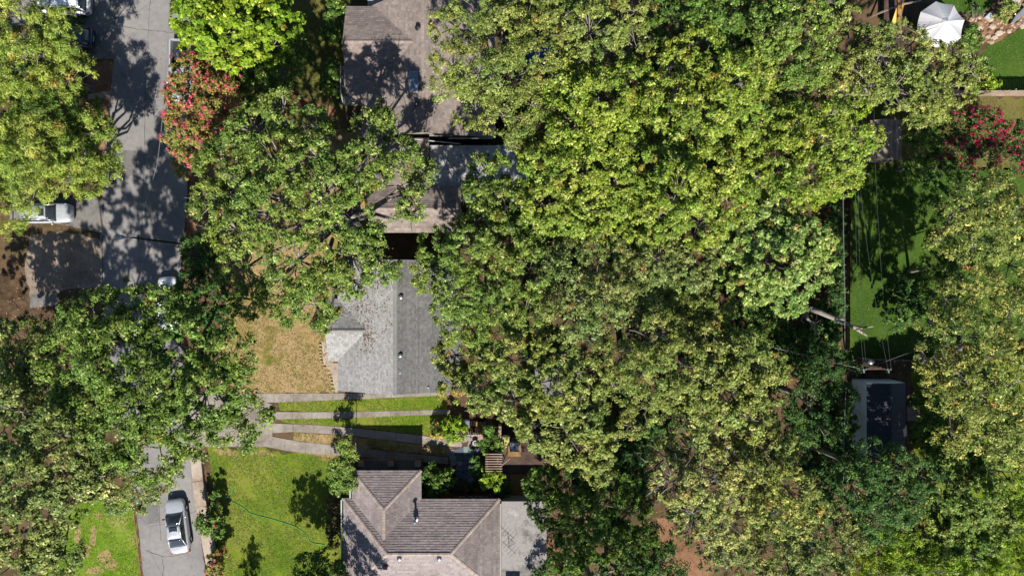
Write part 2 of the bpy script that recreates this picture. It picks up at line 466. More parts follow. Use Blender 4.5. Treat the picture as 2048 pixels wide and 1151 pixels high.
# low wall beside the lower street: a row of cast pieces
e = empty('retaining_wall', P(392, 912)); tag(e, 'low pale concrete retaining wall beside the silver sedan', 'retaining wall')
WL = [(384,912),(389,960),(396,1010),(404,1060),(413,1110),(422,1160),(430,1210)]
for i in range(len(WL) - 1):
    a = np.array(P(*WL[i])[:2]); b = np.array(P(*WL[i+1])[:2])
    d = (b - a) / np.linalg.norm(b - a); nrm = np.array((-d[1], d[0]))
    q = [a + d*.012, b - d*.012, b - d*.012 + nrm*.95, a + d*.012 + nrm*.95]
    off = np.array(e.location[:2])
    m_ = MB(); m_.prism([tuple(v - off) for v in q], -.1, .42 + .02 * (i % 2))
    smoothed(m_.build('wall_block', M['concrete_pale'], e), .03, 2)

# cracks, tar seams and a patched trench in the old asphalt
M['tar'] = plain('tar', A(92,88,86), .9, 0, .2)
def crack(label, pts, w):
    rng = random.Random(len(pts)); q = []
    for a, b in zip(pts[:-1], pts[1:]):
        for j in range(6):
            f = j / 6; q.append((a[0]+(b[0]-a[0])*f + rng.uniform(-1.2, 1.2), a[1]+(b[1]-a[1])*f + rng.uniform(-1.2, 1.2)))
    q.append(pts[-1]); m_ = MB(); w3 = [P(*v) for v in q]; L = []; Rr = []
    for i, p in enumerate(w3):
        a = w3[max(0, i-1)]; b = w3[min(len(w3)-1, i+1)]; d = math.hypot(b[0]-a[0], b[1]-a[1]); nx, ny = -(b[1]-a[1])/d, (b[0]-a[0])/d
        ww = w * rng.uniform(.35, 1.0); L.append((p[0]+nx*ww, p[1]+ny*ww, .016)); Rr.append((p[0]-nx*ww, p[1]-ny*ww, .016))
    n = len(w3); m_.add(L + Rr, [(i, n+i, n+i+1, i+1) for i in range(n-1)])
    o = m_.build('road_crack', M['tar']); tag(o, label, kind='structure')
crack('transverse crack in the asphalt near the pickup truck', [(242,52),(270,58),(310,62),(346,66)], .03)
crack('crack line in the asphalt behind the silver sedan', [(292,1100),(325,1112),(352,1110),(376,1104)], .03)
crack('lengthwise crack in the asphalt at the bottom edge', [(325,1112),(327,1135),(324,1160)], .028)
crack('long seam in the asphalt beside the silver sedan', [(312,960),(318,1020),(322,1080)], .022)
crack('long tar seam down the middle of the upper street', [(302,-20),(298,60),(292,150),(290,240),(288,330),(284,430),(280,540)], .025)
M['patchtar'] = ground_mat('patched_asphalt', [A(120,116,114), A(138,134,131), A(150,146,142)], .6, 4, 40, .9, .4)
o = sheet('road_patch', [(246,300),(276,302),(274,352),(243,350)], .0145, M['patchtar'], .03); o['label'] = 'darker rectangular asphalt repair on the upper street'
o = sheet('road_patch', [(292,1010),(316,1008),(320,1044),(296,1046)], .0145, M['patchtar'], .03); o['label'] = 'darker asphalt repair on the lower street'
o = sheet('bare_patch', [(612,902),(640,898),(668,906),(688,922),(672,930),(640,920)], .009, M['lawn_dry'], .14); o['label'] = 'dry patch where the front lawn meets the lowest concrete track'
o = sheet('bare_patch', [(425,897),(470,899),(520,900),(560,908),(520,910),(440,908)], .009, M['lawn_dry'], .14); o['label'] = 'dry edge of the front lawn along the apron'
# painted utility arrow on the asphalt
e = empty('paint_mark', P(215, 519)); tag(e, 'white spray painted arrow mark on the dappled asphalt', 'paint mark')
m_ = MB()
for (a, b) in (((208,524),(222,516)), ((222,516),(219,524)), ((222,516),(216,510)), ((208,524),(214,525))):
    p, q = P(*a), P(*b); ox, oy = e.location.x, e.location.y
    m_.bar((p[0]-ox, p[1]-oy, .017), (q[0]-ox, q[1]-oy, .017), .07, .003)
m_.build('stroke', M['white'], e)
# ------------------------------------------------------------------ roofs
def shingles(poly, parent, mat, pal, ex=.19, tabw=.36, seed=1, thick=(.016, .034), vmin=None):
    rng = np.random.default_rng(seed)
    p = np.array(poly, float)
    n = np.zeros(3)
    for i in range(len(p)):
        n += np.cross(p[i] - p[0], p[(i+1) % len(p)] - p[0])
    n /= np.linalg.norm(n)
    if n[2] < 0: n = -n
    u = np.cross((0, 0, 1.0), n); u /= np.linalg.norm(u); v = np.cross(n, u)
    o = p[0]
    q = np.stack([(p - o) @ u, (p - o) @ v], 1)
    lo, hi = (q[:,1].min() if vmin is None else vmin), q[:,1].max()
    def span(t):
        t = min(max(t, q[:,1].min() + 1e-4), hi - 1e-4); xs = []
        for i in range(len(q)):
            a, b = q[i], q[(i+1) % len(q)]
            if (a[1] - t) * (b[1] - t) <= 0 and abs(a[1] - b[1]) > 1e-9:
                xs.append(a[0] + (b[0]-a[0]) * (t - a[1]) / (b[1]-a[1]))
        return (min(xs), max(xs)) if xs else (0, 0)
    V = []; F = []; C = []
    k = 0; t = lo
    pal = np.array(pal)
    while t < hi - 1e-3:
        t2 = min(t + ex, hi)
        L0, R0 = span(t); L1, R1 = span(t2)
        a = min(L0, L1) - rng.random() * tabw
        row = 1 + rng.normal() * .035
        while a < max(R0, R1):
            b = a + tabw * rng.uniform(.55, 1.25)
            a0, b0 = np.clip(a + .004, L0, R0), np.clip(b - .004, L0, R0)
            a1, b1 = np.clip(a + .004, L1, R1), np.clip(b - .004, L1, R1)
            if (b0 - a0) + (b1 - a1) > .02:
                h = rng.uniform(*thick)
                s = len(V)
                for (uu, vv, hh) in ((a0,t,0),(b0,t,0),(a0,t,h),(b0,t,h),(b1,t2,.004),(a1,t2,.004)):
                    V.append(o + u*uu + v*vv + n*hh)
                F += [(s, s+1, s+3, s+2), (s+2, s+3, s+4, s+5)]
                c = pal[rng.integers(len(pal))] * row * rng.uniform(.94, 1.06)
                C += [c * .8, c]
            a = b
        t = t2; k += 1
    ob = np_mesh('shingles', V, F, mat, parent, np.array(C))
    ob['kind'] = 'stuff'
    return ob
def ridge_caps(p, q, parent, mat, pal, pitch=.4, w=.15, step=.22, seed=1):
    rng = np.random.default_rng(seed)
    p = np.array(p, float); q = np.array(q, float)
    L = np.linalg.norm(q - p); d = (q - p) / L
    s = np.cross(d, (0, 0, 1.0)); s /= np.linalg.norm(s)
    V = []; F = []; C = []
    n = max(1, int(L / step))
    for i in range(n):
        a = p + d * (L * i / n); b = p + d * (L * (i + 1) / n + .05)
        i0 = len(V)
        for e_, up in ((a, .058), (b, .046)):
            V += [e_ + s*w + np.array((0,0,up - w*pitch)), e_ + np.array((0,0,up)), e_ - s*w + np.array((0,0,up - w*pitch))]
        V += [a + s*w + np.array((0,0,.042 - w*pitch)), a + np.array((0,0,.042)), a - s*w + np.array((0,0,.042 - w*pitch))]
        F += [(i0, i0+1, i0+4, i0+3), (i0+1, i0+2, i0+5, i0+4), (i0+6, i0+7, i0+1, i0), (i0+7, i0+8, i0+2, i0+1)]
        c = np.array(pal[rng.integers(len(pal))]) * rng.uniform(.95, 1.15)
        C += [c, c, c * .92, c * .92]
    o = np_mesh('ridge_cap', V, F, mat, parent, np.array(C)); o['kind'] = 'stuff'
    return o
def slab_under(planes, parent, mat, thick=.14):
    m_ = MB()
    for pl in planes:
        n = len(pl)
        p = [tuple(v) for v in pl]
        a = sum(p[i][0]*p[(i+1)%n][1] - p[(i+1)%n][0]*p[i][1] for i in range(n))
        if a < 0: p = p[::-1]
        vs_ = [(x, y, z - .006) for x, y, z in p] + [(x, y, z - thick) for x, y, z in p]
        fs = [tuple(range(n)), tuple(range(2*n - 1, n - 1, -1))]
        for i in range(n):
            k = (i + 1) % n; fs.append((i, n + i, n + k, k))
        m_.add(vs_, fs)
    return m_.build('roof', mat, parent)
def wall_box(x0, x1, y0, y1, z1, parent, mat, name='wall'):
    (ax, ay, _), (bx, by, _) = G(x0, y0), G(x1, y1)
    m_ = MB(); m_.box(min(ax,bx), max(ax,bx), min(ay,by), max(ay,by), -.05, z1)
    return m_.build(name, mat, parent)
def window(x, y, z, w, h, face, parent):
    """face: 'n','s','e','w' - frame with a pane in it, on a wall"""
    f = MB(); g = MB()
    def pt(a, d, zz): return {'n': (x+a, y+d, zz), 's': (x+a, y-d, zz), 'e': (x+d, y+a, zz), 'w': (x-d, y+a, zz)}[face]
    for (a0, a1, z0, z1) in ((-w/2-.06, w/2+.06, z-h/2-.06, z-h/2), (-w/2-.06, w/2+.06, z+h/2, z+h/2+.06), (-w/2-.06, -w/2, z-h/2, z+h/2), (w/2, w/2+.06, z-h/2, z+h/2), (-.02, .02, z-h/2, z+h/2)):
        p, q = pt(a0, -.03, z0), pt(a1, .045, z1)
        f.box(min(p[0],q[0]), max(p[0],q[0]), min(p[1],q[1]), max(p[1],q[1]), z0, z1)
    p, q = pt(-w/2, -.02, 0), pt(w/2, .012, 0)
    g.box(min(p[0],q[0]), max(p[0],q[0]), min(p[1],q[1]), max(p[1],q[1]), z-h/2, z+h/2)
    o = f.build('window', M['trimwhite'], parent); g.build('pane', M['glass'], o)
def round_vent(px, py, z, parent, r=.2, h=.42, mat='steel'):
    x, y, _ = P(px, py, z + h)
    m_ = MB(); m_.lathe([(r*1.5, z-.25), (r*1.5, z+.03), (r*.72, z+.06), (r*.72, z+h*.55), (r, z+h*.6), (r*1.02, z+h*.75), (r*.75, z+h*.93), (r*.3, z+h)], x, y, 18)
    o = m_.build('roof_vent', M[mat], parent, True); smoothed(o, .008, 1)
    return o
def box_vent(px, py, z, parent, mat, s=.34, h=.24):
    x, y, _ = P(px, py, z + h)
    m_ = MB(); m_.box(x-s/2, x+s/2, y-s*.45, y+s*.45, z+.04, z+h); m_.box(x-s*.36, x+s*.36, y-s*.32, y+s*.32, z-.2, z+.05)
    return smoothed(m_.build('box_vent', M[mat], parent), .02, 2)
def pipe_vent(px, py, z, parent, r=.06, h=.5, mat='steel', hood=False):
    x, y, _ = P(px, py, z + h)
    m_ = MB(); m_.lathe([(r*2.4, z-.25), (r*2.4, z+.015), (r, z+.05), (r, z+h-.01), (r*.8, z+h)], x, y, 12)
    if hood: m_.lathe([(r*2, z+h), (r*2.1, z+h+.04), (r*.3, z+h+.16)], x, y, 12)
    return m_.build('vent_pipe', M[mat], parent, False)
BROWN = [A(172,160,158), A(180,167,163), A(187,173,169), A(166,154,152), A(180,169,165)]
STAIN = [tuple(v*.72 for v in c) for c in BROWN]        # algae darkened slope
BROWN1 = [A(164,150,142), A(172,157,148), A(180,164,154), A(156,143,136)]
GREY = [A(178,176,172), A(188,186,182), A(196,194,190), A(168,166,164), A(192,191,188), A(182,181,178)]
TAUPE = [A(188,170,158), A(200,184,172)]

# ---------- house with the brown hipped roof (lower middle)
h3 = empty('brown_hip_roof_house', G(-172, 470)); tag(h3, 'house with brown shingled hip roof and front wing beside the sunny lawn', 'house')
loc = h3.location.copy()
def rel(h, pts): return [(p[0]-h.location.x, p[1]-h.location.y, p[2]) for p in pts]
pt_ = .44 / S
def zm(d, e=3.1): return e + d * pt_
RZ, WZ = zm(90), zm(66)
H3 = {
 'main_n': [G(-320,400,zm(0)), G(-23,400,zm(0)), G(-113,490,zm(90)), G(-230,490,zm(90))],
 'main_w': [G(-320,400,zm(0)), G(-320,580,zm(0)), G(-230,490,zm(90))],
 'main_e': [G(-23,400,zm(0)), G(-23,580,zm(0)), G(-113,490,zm(90))],
 'main_s': [G(-320,580,zm(0)), G(-23,580,zm(0)), G(-113,490,zm(90)), G(-230,490,zm(90))],
 'wing_n': [G(-304,346,zm(0)), G(-172,346,zm(0)), G(-238,412,zm(66))],
 'wing_e': [G(-172,346,zm(0)), G(-172,400,zm(0)), G(-238,466,zm(66)), G(-238,412,zm(66))],
 'wing_w': [G(-304,346,zm(0)), G(-304,400,zm(0)), G(-238,466,zm(66)), G(-238,412,zm(66))],
}
rf = slab_under([rel(h3, v) for v in H3.values()], h3, M['deck_under'])
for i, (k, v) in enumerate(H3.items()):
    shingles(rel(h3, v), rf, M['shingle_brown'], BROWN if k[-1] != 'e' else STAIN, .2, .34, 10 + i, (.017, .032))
for i, (a, b) in enumerate(((G(-230,490,RZ), G(-113,490,RZ)), (G(-23,400,3.1), G(-113,490,RZ)), (G(-320,400,3.1), G(-230,490,RZ)), (G(-320,580,3.1), G(-230,490,RZ)), (G(-23,580,3.1), G(-113,490,RZ)),
                            (G(-304,346,3.1), G(-238,412,WZ)), (G(-172,346,3.1), G(-238,412,WZ)), (G(-238,412,WZ), G(-238,466,WZ)))):
    ridge_caps(*rel(h3, [a, b]), rf, M['shingle_brown'], TAUPE, .35, .13, .22, 30 + i)
off = lambda h, m_: [setattr(m_, 'v', [(x-h.location.x, y-h.location.y, z) for x, y, z in m_.v])]
def wbox(h, x0, x1, y0, y1, z1, mat, name='wall', z0=-.05):
    m_ = MB(); (ax, ay, _), (bx, by, _) = G(x0, y0), G(x1, y1)
    m_.box(min(ax,bx)-h.location.x, max(ax,bx)-h.location.x, min(ay,by)-h.location.y, max(ay,by)-h.location.y, z0, z1)
    return m_.build(name, mat, h)
wbox(h3, -311, -32, 410, 571, 2.98, M['brick'])
wbox(h3, -295, -181, 362, 409, 2.99, M['brick'])
for gx in (-270, -210): window(G(gx,0)[0]-loc.x, G(0,362)[1]-loc.y, 1.6, 1.3, 1.2, 'n', h3)
for gx in (-90, -60): window(G(gx,0)[0]-loc.x, G(0,410)[1]-loc.y, 1.7, 1.0, 1.1, 'n', h3)
for gy in (440, 500, 545): window(G(-311,0)[0]-loc.x, G(0,gy)[1]-loc.y, 1.6, 1.4, 1.2, 'w', h3)
for gx in (-296, -238, -185):                                   # porch posts on brick piers in front of the wing
    m_ = MB(); x, y, _ = G(gx, 348); m_.box(x-loc.x-.22, x-loc.x+.22, y-loc.y-.05, y-loc.y+.35, -.05, 1.1); m_.build('porch_pier', M['brick'], h3)
    m_ = MB(); m_.box(x-loc.x-.26, x-loc.x+.26, y-loc.y-.09, y-loc.y+.39, 1.1, 1.18); m_.build('pier_cap', M['concrete_pale'], h3)
m_ = MB(); a = G(-300, 341); b = G(-178, 361); m_.box(a[0]-loc.x, b[0]-loc.x, b[1]-loc.y, a[1]-loc.y, -.05, .45); m_.build('porch_floor', M['concrete_grey'], h3)
# gutters
for (a, b) in ((G(-324,402,3.04), G(-324,582,3.04)), (G(-307.5,346,3.04), G(-307.5,399,3.04)), (G(-323,400,3.04), G(-307,400,3.04))):
    m_ = MB(); p, q = rel(h3, [a, b]); m_.bar(p, q, .11, .1); m_.build('gutter', M['trimwhite'], h3)
# flat weathered roof beside it
m_ = MB(); a = G(-20, 406); b = G(66, 620); m_.box(a[0]-loc.x, b[0]-loc.x, b[1]-loc.y, a[1]-loc.y, 2.7, 2.92); fr = m_.build('flat_roof', M['membrane_grey'], h3)
for gx in (9, 38):
    m_ = MB(); p = G(gx, 406); m_.box(p[0]-loc.x-.02, p[0]-loc.x+.02, b[1]-loc.y, a[1]-loc.y-.02, 2.9, 2.932); m_.build('seam', M['membrane_grey'], fr)
for gy in (470, 520):
    m_ = MB(); p = G(9, gy); q = G(64, gy); m_.box(p[0]-loc.x+.03, q[0]-loc.x, p[1]-loc.y-.02, p[1]-loc.y+.02, 2.9, 2.930); m_.build('seam', M['membrane_grey'], fr)
wbox(h3, -28, 58, 412, 612, 2.69, M['siding'])
m_ = MB(); x, y, _ = G(6, 588); m_.box(x-loc.x-.55, x-loc.x+.5, y-loc.y-.4, y-loc.y+.4, 2.5, 4.5); m_.box(x-loc.x-.62, x-loc.x+.57, y-loc.y-.47, y-loc.y+.47, 4.5, 4.62); m_.build('chimney', M['brick'], h3)
# vents
class Off:      # parent with an offset: parts given in world coordinates
    pass
def to_child(o, h):
    o.location = (-h.location.x, -h.location.y, 0); return o
for (px, py) in ((798,1118), (878,1118)): to_child(round_vent(px, py, 4.58, h3), h3)
to_child(pipe_vent(829, 1043, 3.92, h3, .09, .75, 'steel', True), h3)
for (px, py, z) in ((781,1030,3.92), (923,1098,3.92), (770,1135,4.36)): to_child(box_vent(px, py, z, h3, 'terracotta'), h3)

# television aerials lying on the flat roof
def aerial(name, label, px, py, ang, z, n=5, L=1.5):
    e = empty(name, P(px, py, z), ang); tag(e, label, 'aerial')
    m_ = MB(); m_.tube([(0,0,0), (0,0,.9)], .02, 6); m_.build('mast', M['darksteel'], e)
    m_ = MB(); m_.tube([(-L/2,0,.86), (L/2,0,.86)], .018, 6); m_.build('boom', M['darksteel'], e)
    for i in range(n):
        x = -L/2 + L*(i+.5)/n; w = .35 + .25*i/n
        m_ = MB(); m_.tube([(x,-w,.88), (x,w,.88)], .011, 5); m_.build('element', M['darksteel'], e)
    for s in (-1, 1):
        m_ = MB(); m_.tube([(0,0,.5), (.4*s,.35,0)], .012, 5); m_.build('stay', M['darksteel'], e)
aerial('roof_aerial', 'thin dark aerial near the shingle edge of the weathered flat roof', 1018, 1086, R(-42), 2.93)
aerial('roof_aerial', 'small dark aerial at the far edge of the flat roof, near the bottom', 1070, 1146, R(60), 2.93, 3, .9)

# ---------- house with the grey roof (centre)
h2 = empty('grey_roof_house', G(-215, 70)); tag(h2, 'house with plain grey shingled gable roof and small front gable', 'house')
E2, R2 = 2.9, 5.0
H2 = {
 'west': [G(-332,-52,E2), G(-332,196,E2), G(-215,196,R2), G(-215,-52,R2)],
 'east': [G(-97,-52,E2), G(-97,196,E2), G(-215,196,R2), G(-215,-52,R2)],
 'porch_s': [G(-350,139.5,E2), G(-332,139.5,E2), G(-272,80,3.97), G(-350,80,3.97)],
 'porch_n': [G(-350,20.5,E2), G(-332,20.5,E2), G(-272,80,3.97), G(-350,80,3.97)],
}
rf2 = slab_under([rel(h2, v) for v in H2.values()], h2, M['deck_under'])
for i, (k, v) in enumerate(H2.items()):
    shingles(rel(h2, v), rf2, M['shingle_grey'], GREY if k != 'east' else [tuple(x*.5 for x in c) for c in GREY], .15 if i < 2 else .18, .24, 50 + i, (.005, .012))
ridge_caps(*rel(h2, [G(-215,-52,R2), G(-215,196,R2)]), rf2, M['shingle_grey'], [A(158,158,154)], .4, .15, .2, 60)
ridge_caps(*rel(h2, [G(-350,80,3.97), G(-274,80,3.97)]), rf2, M['shingle_grey'], [A(158,158,154)], .4, .13, .2, 61)
wbox(h2, -321, -108, -44, 187, 2.9, M['siding'])
for yy in (-44, 187):                                             # gable ends
    y = G(0, yy)[1] - h2.location.y; m_ = MB()
    x0, x1, xm = G(-321,0)[0]-h2.location.x, G(-108,0)[0]-h2.location.x, G(-215,0)[0]-h2.location.x
    m_.add([(x0,y,2.85),(x1,y,2.85),(xm,y,4.78)], [(0,1,2)] if yy > 0 else [(0,2,1)]); m_.build('gable_wall', M['siding'], h2)
for gx in (-343, ):
    for gy in (30, 130):
        m_ = MB(); x, y, _ = G(gx, gy); m_.box(x-h2.location.x-.08, x-h2.location.x+.08, y-h2.location.y-.08, y-h2.location.y+.08, -.05, 2.78); m_.build('porch_post', M['trimwhite'], h2)
m_ = MB(); a = G(-348, 137); b = G(-322, 23); m_.box(a[0]-h2.location.x, b[0]-h2.location.x, a[1]-h2.location.y, b[1]-h2.location.y, -.05, .2); m_.build('porch_floor', M['concrete'], h2)
for gy in (-10, 165): window(G(-321,0)[0]-h2.location.x, G(0,gy)[1]-h2.location.y, 1.6, 1.5, 1.2, 'w', h2)
for gx in (-280, -160): window(G(gx,0)[0]-h2.location.x, G(0,187)[1]-h2.location.y, 1.6, 1.2, 1.1, 's', h2)
for (px, py, z) in ((801,594,4.62), (800,711,4.62)): to_child(round_vent(px, py, z, h2, .2, .46), h2)
to_child(box_vent(799, 744, 4.62, h2, 'steel', .3, .26), h2)
to_child(pipe_vent(856, 775, 3.75, h2, .07, .35, 'trimwhite'), h2)

# ---------- house at the top with hips, flat white link and rear gable
h1 = empty('brown_gable_house', G(-170, -400)); tag(h1, 'rambling brown shingled house with roof skylight and white flat link', 'house')
H1 = {
 'wing_n': [G(-312,-529,3.63), G(-182,-529,3.63), G(-182,-453,4.9), G(-312,-453,4.9)],
 'wing_s': [G(-312,-352,3.21), G(-182,-352,3.21), G(-182,-453,4.9), G(-312,-453,4.9)],
 'main_w': [G(-285,-285,3.2), G(-285,-520,3.2), G(-164,-556,5.2), G(-164,-285,5.2)],
 'main_e': [G(-32,-285,3.0), G(-32,-620,3.0), G(-164,-620,5.2), G(-164,-285,5.2)],
 'rear_n': [G(-271,-193,3.0), G(-96,-193,3.0), G(-96,-149,3.78), G(-271,-149,3.78)],
 'rear_s': [G(-271,-105,3.0), G(-96,-105,3.0), G(-96,-149,3.78), G(-271,-149,3.78)],
}
H1['main_w'][1] = G(-285,-526,3.2)
# cut the hidden overlap: the wing planes die into the main slope
H1['wing_n'] = [G(-312,-529,3.63), G(-259,-529,3.63), G(-182,-453,4.9), G(-312,-453,4.9)]
H1['wing_s'] = [G(-312,-352,3.21), G(-285,-352,3.21), G(-182,-453,4.9), G(-312,-453,4.9)]
rf1 = slab_under([rel(h1, v) for v in H1.values()], h1, M['deck_under'])
for i, (k, v) in enumerate(H1.items()):
    shingles(rel(h1, v), rf1, M['shingle_brown'], BROWN1, .2, .34, 70 + i, (.017, .032))
for i, (a, b) in enumerate(((G(-164,-620,5.2), G(-164,-285,5.2)), (G(-312,-453,4.9), G(-184,-453,4.9)), (G(-271,-149,3.78), G(-96,-149,3.78)))):
    ridge_caps(*rel(h1, [a, b]), rf1, M['shingle_brown'], BROWN1[1:3], .38, .13, .22, 80 + i)
wbox(h1, -300, -172, -515, -362, 3.1, M['siding'])
wbox(h1, -275, -44, -600, -294, 2.9, M['siding'])
wbox(h1, -262, -104, -184, -113, 2.9, M['siding'])
m_ = MB(); a = G(-271, -284); b = G(-158, -196); m_.box(a[0]-h1.location.x, b[0]-h1.location.x, b[1]-h1.location.y, a[1]-h1.location.y, 2.75, 2.9); lowroof = m_.build('low_roof', M['deck_under'], h1)
shingles(rel(h1, [G(-271,-195,2.905), G(-158,-195,2.905), G(-158,-284,3.1), G(-271,-284,3.1)]), lowroof, M['shingle_brown'], BROWN1, .2, .3, 95, (.02, .035))
wbox(h1, -262, -165, -280, -200, 2.75, M['siding'])
# white flat link: membrane sheets lying side by side
m_ = MB(); a = G(-157, -272); b = G(35, -190); m_.box(a[0]-h1.location.x, b[0]-h1.location.x, b[1]-h1.location.y, a[1]-h1.location.y, 2.6, 2.78); fr = m_.build('flat_roof', M['membrane'], h1)
m_ = MB(); c_ = G(-90, -189); d_ = G(35, -165); m_.box(c_[0]-h1.location.x, d_[0]-h1.location.x, d_[1]-h1.location.y, c_[1]-h1.location.y, 2.6, 2.775); m_.build('flat_roof', M['membrane'], h1)
for gx in (-112, -66, -20):
    m_ = MB(); p = G(gx, 0); m_.box(p[0]-h1.location.x-.03, p[0]-h1.location.x+.03, b[1]-h1.location.y+.02, a[1]-h1.location.y-.02, 2.77, 2.792); m_.build('seam', M['membrane'], fr)
wbox(h1, -150, 28, -266, -172, 2.59, M['siding'])
for (p0, p1) in ((G(-209,-284,3.16), G(-98,-274,2.95)), (G(-120,-283,3.2), G(-36,-284,3.1)), (G(-31,-286,3.05), G(-31,-298,3.05)), (G(-157,-191,2.84), G(-90,-189,2.84))):
    m_ = MB(); p, q = rel(h1, [p0, p1]); m_.bar(p, q, .07, .08); m_.build('drip_edge', M['trimwhite'], h1)
# skylight box
x, y, _ = P(827, 163, 5.35); e_ = MB()
e_.box(x-.38-h1.location.x, x+.38-h1.location.x, y-.85-h1.location.y, y+.85-h1.location.y, 4.6, 5.32); sk = smoothed(e_.build('skylight', M['steel'], h1), .03, 2)
e_ = MB(); e_.box(x-.29-h1.location.x, x+.29-h1.location.x, y-.5-h1.location.y, y+.75-h1.location.y, 5.31, 5.36); e_.build('pane', M['skyglass'], sk)
e_ = MB(); e_.bar((x-h1.location.x-.29, y-h1.location.y-.45, 5.37), (x-h1.location.x+.29, y-h1.location.y+.7, 5.37), .04, .03); e_.build('glazing_bar', M['steel'], sk)
to_child(pipe_vent(833, 207, 5.0, h1, .1, .4, 'darksteel', True), h1)
to_child(round_vent(836, 52, 5.05, h1, .2, .35, 'darksteel'), h1)
# side porch: white railing and a green plastic awning
m_ = MB(); p = P(681, 133, 1.9); q = P(681, 184, 1.9); r_ = P(686, 205, 1.9)
PL = [(a_[0]-h1.location.x, a_[1]-h1.location.y, a_[2]) for a_ in (P(692,135,1.5), p, q, r_)]
rail = MB()
for a_, b_ in zip(PL[:-1], PL[1:]): rail.bar(a_, b_, .09, .07)
rail = rail.build('porch_rail', M['trimwhite'], h1)
for a_, b_ in zip(PL[:-1], PL[1:]):
    for f in np.linspace(0, 1, 4):
        c_ = np.array(a_)*(1-f) + np.array(b_)*f; m_ = MB(); m_.box(c_[0]-.025, c_[0]+.025, c_[1]-.025, c_[1]+.025, .55, c_[2]-.02); m_.build('baluster', M['trimwhite'], rail)
m_ = MB(); a_ = P(680,132,.6); b_ = P(735,208,.6); m_.box(a_[0]-h1.location.x, b_[0]-h1.location.x, b_[1]-h1.location.y, a_[1]-h1.location.y, -.05, .58); m_.build('porch_floor', M['wood_grey'], h1)
for k in range(3):
    a_ = P(690 + 13*k, 193, 3.0); b_ = P(702.5 + 13*k, 207, 2.8)
    m_ = MB(); m_.add([(a_[0]-h1.location.x, a_[1]-h1.location.y, 3.05), (b_[0]-h1.location.x, a_[1]-h1.location.y, 3.05), (b_[0]-h1.location.x, b_[1]-h1.location.y, 2.8), (a_[0]-h1.location.x, b_[1]-h1.location.y, 2.8)], [(0,3,2,1)])
    o = m_.build('awning_sheet', M['green_glass'], h1); s_ = o.modifiers.new('t', 'SOLIDIFY'); s_.thickness = .02

# ---------- dark flat garage under the canopy
g_ = empty('garage', G(86, 195)); tag(g_, 'grey roofed garage nearly hidden below the middle canopy', 'garage')
HG = [[G(40,150,2.5), G(40,238,2.5), G(86,238,3.3), G(86,150,3.3)], [G(132,150,2.5), G(132,238,2.5), G(86,238,3.3), G(86,150,3.3)]]
rg = slab_under([rel(g_, v) for v in HG], g_, M['deck_under'])
for i, v in enumerate(HG): shingles(rel(g_, v), rg, M['shingle_grey'], [tuple(x*.7 for x in c) for c in GREY], .2, .5, 100 + i)
wbox(g_, 47, 125, 156, 232, 2.5, M['siding'])

def gable(h, a, b, c, mat):
    m_ = MB(); m_.add(rel(h, [G(*a), G(*b), G(*c)]), [(0, 1, 2)]); o = m_.build('gable_wall', mat, h); o.modifiers.new('t', 'SOLIDIFY').thickness = .08
gable(h1, (-275,-294,2.85), (-44,-294,2.85), (-164,-294,5.05), M['siding'])
gable(h1, (-44,-600,2.85), (-275,-600,2.85), (-164,-600,5.05), M['siding'])
gable(h1, (-300,-515,3.05), (-300,-362,3.05), (-300,-453,4.75), M['siding'])
gable(h1, (-262,-184,2.85), (-262,-113,2.85), (-262,-149,3.6), M['siding'])
gable(h1, (-104,-113,2.85), (-104,-184,2.85), (-104,-149,3.6), M['siding'])
gable(g_, (47,232,2.45), (125,232,2.45), (86,232,3.13), M['siding'])
gable(g_, (125,156,2.45), (47,156,2.45), (86,156,3.13), M['siding'])
# ---------- sheds
sh = empty('wooden_shed', P(1772, 283)); tag(sh, 'small weathered plank shed beside the red flowering tree', 'shed')
sx, sy = sh.location.x, sh.location.y
xw, xe = (1728-CX)*.962/S - sx + .55, (1804-CX)*.962/S - sx
yn, ys = (CY-238)*.955/S - sy, (CY-318)*.96/S - sy
xm = xw + (xe - xw) * .42
for k in range(5):                                                 # roof boards run down the length, like the photo's long strips
    for (xa, xb, za, zb) in ((xw, xm, 2.25, 2.85), (xm, xe, 2.85, 2.25)):
        f0, f1 = k/5 + .006, (k+1)/5 - .006
        a0, a1 = xa + (xb-xa)*f0, xa + (xb-xa)*f1; z0, z1 = za + (zb-za)*f0, za + (zb-za)*f1
        j = random.uniform(0, .02)
        m_ = MB(); m_.add([(a0,ys,z0+j),(a1,ys,z1+j),(a1,yn,z1+j),(a0,yn,z0+j),(a0,ys,z0-.03),(a1,ys,z1-.03),(a1,yn,z1-.03),(a0,yn,z0-.03)], [(0,1,2,3),(7,6,5,4),(0,4,5,1),(1,5,6,2),(2,6,7,3),(3,7,4,0)])
        m_.build('roof_board', M['wood_grey' if (k + (xa == xm)) % 2 else 'wood_pink'], sh)
n = 12
for side in (0, 1):
    yy = ys + .12 if side == 0 else yn - .12
    for k in range(n):
        x0 = xw + .12 + (xe-xw-.24)*k/n; x1 = xw + .12 + (xe-xw-.24)*(k+1)/n - .012
        xmid = (x0+x1)/2; zt = 2.25 + .6*(1 - abs(xmid-xm)/((xm-xw) if xmid < xm else (xe-xm))) - .06
        m_ = MB(); m_.box(x0, x1, yy-.012, yy+.012, -.03, zt); m_.build('wall_plank', M['wood_grey'], sh)
for xx in (xw + .12, xe - .12):
    for k in range(14):
        y0 = ys + .14 + (yn-ys-.28)*k/14; y1 = ys + .14 + (yn-ys-.28)*(k+1)/14 - .012
        m_ = MB(); m_.box(xx-.012, xx+.012, y0, y1, -.03, 2.24); m_.build('wall_plank', M['wood_grey'], sh)
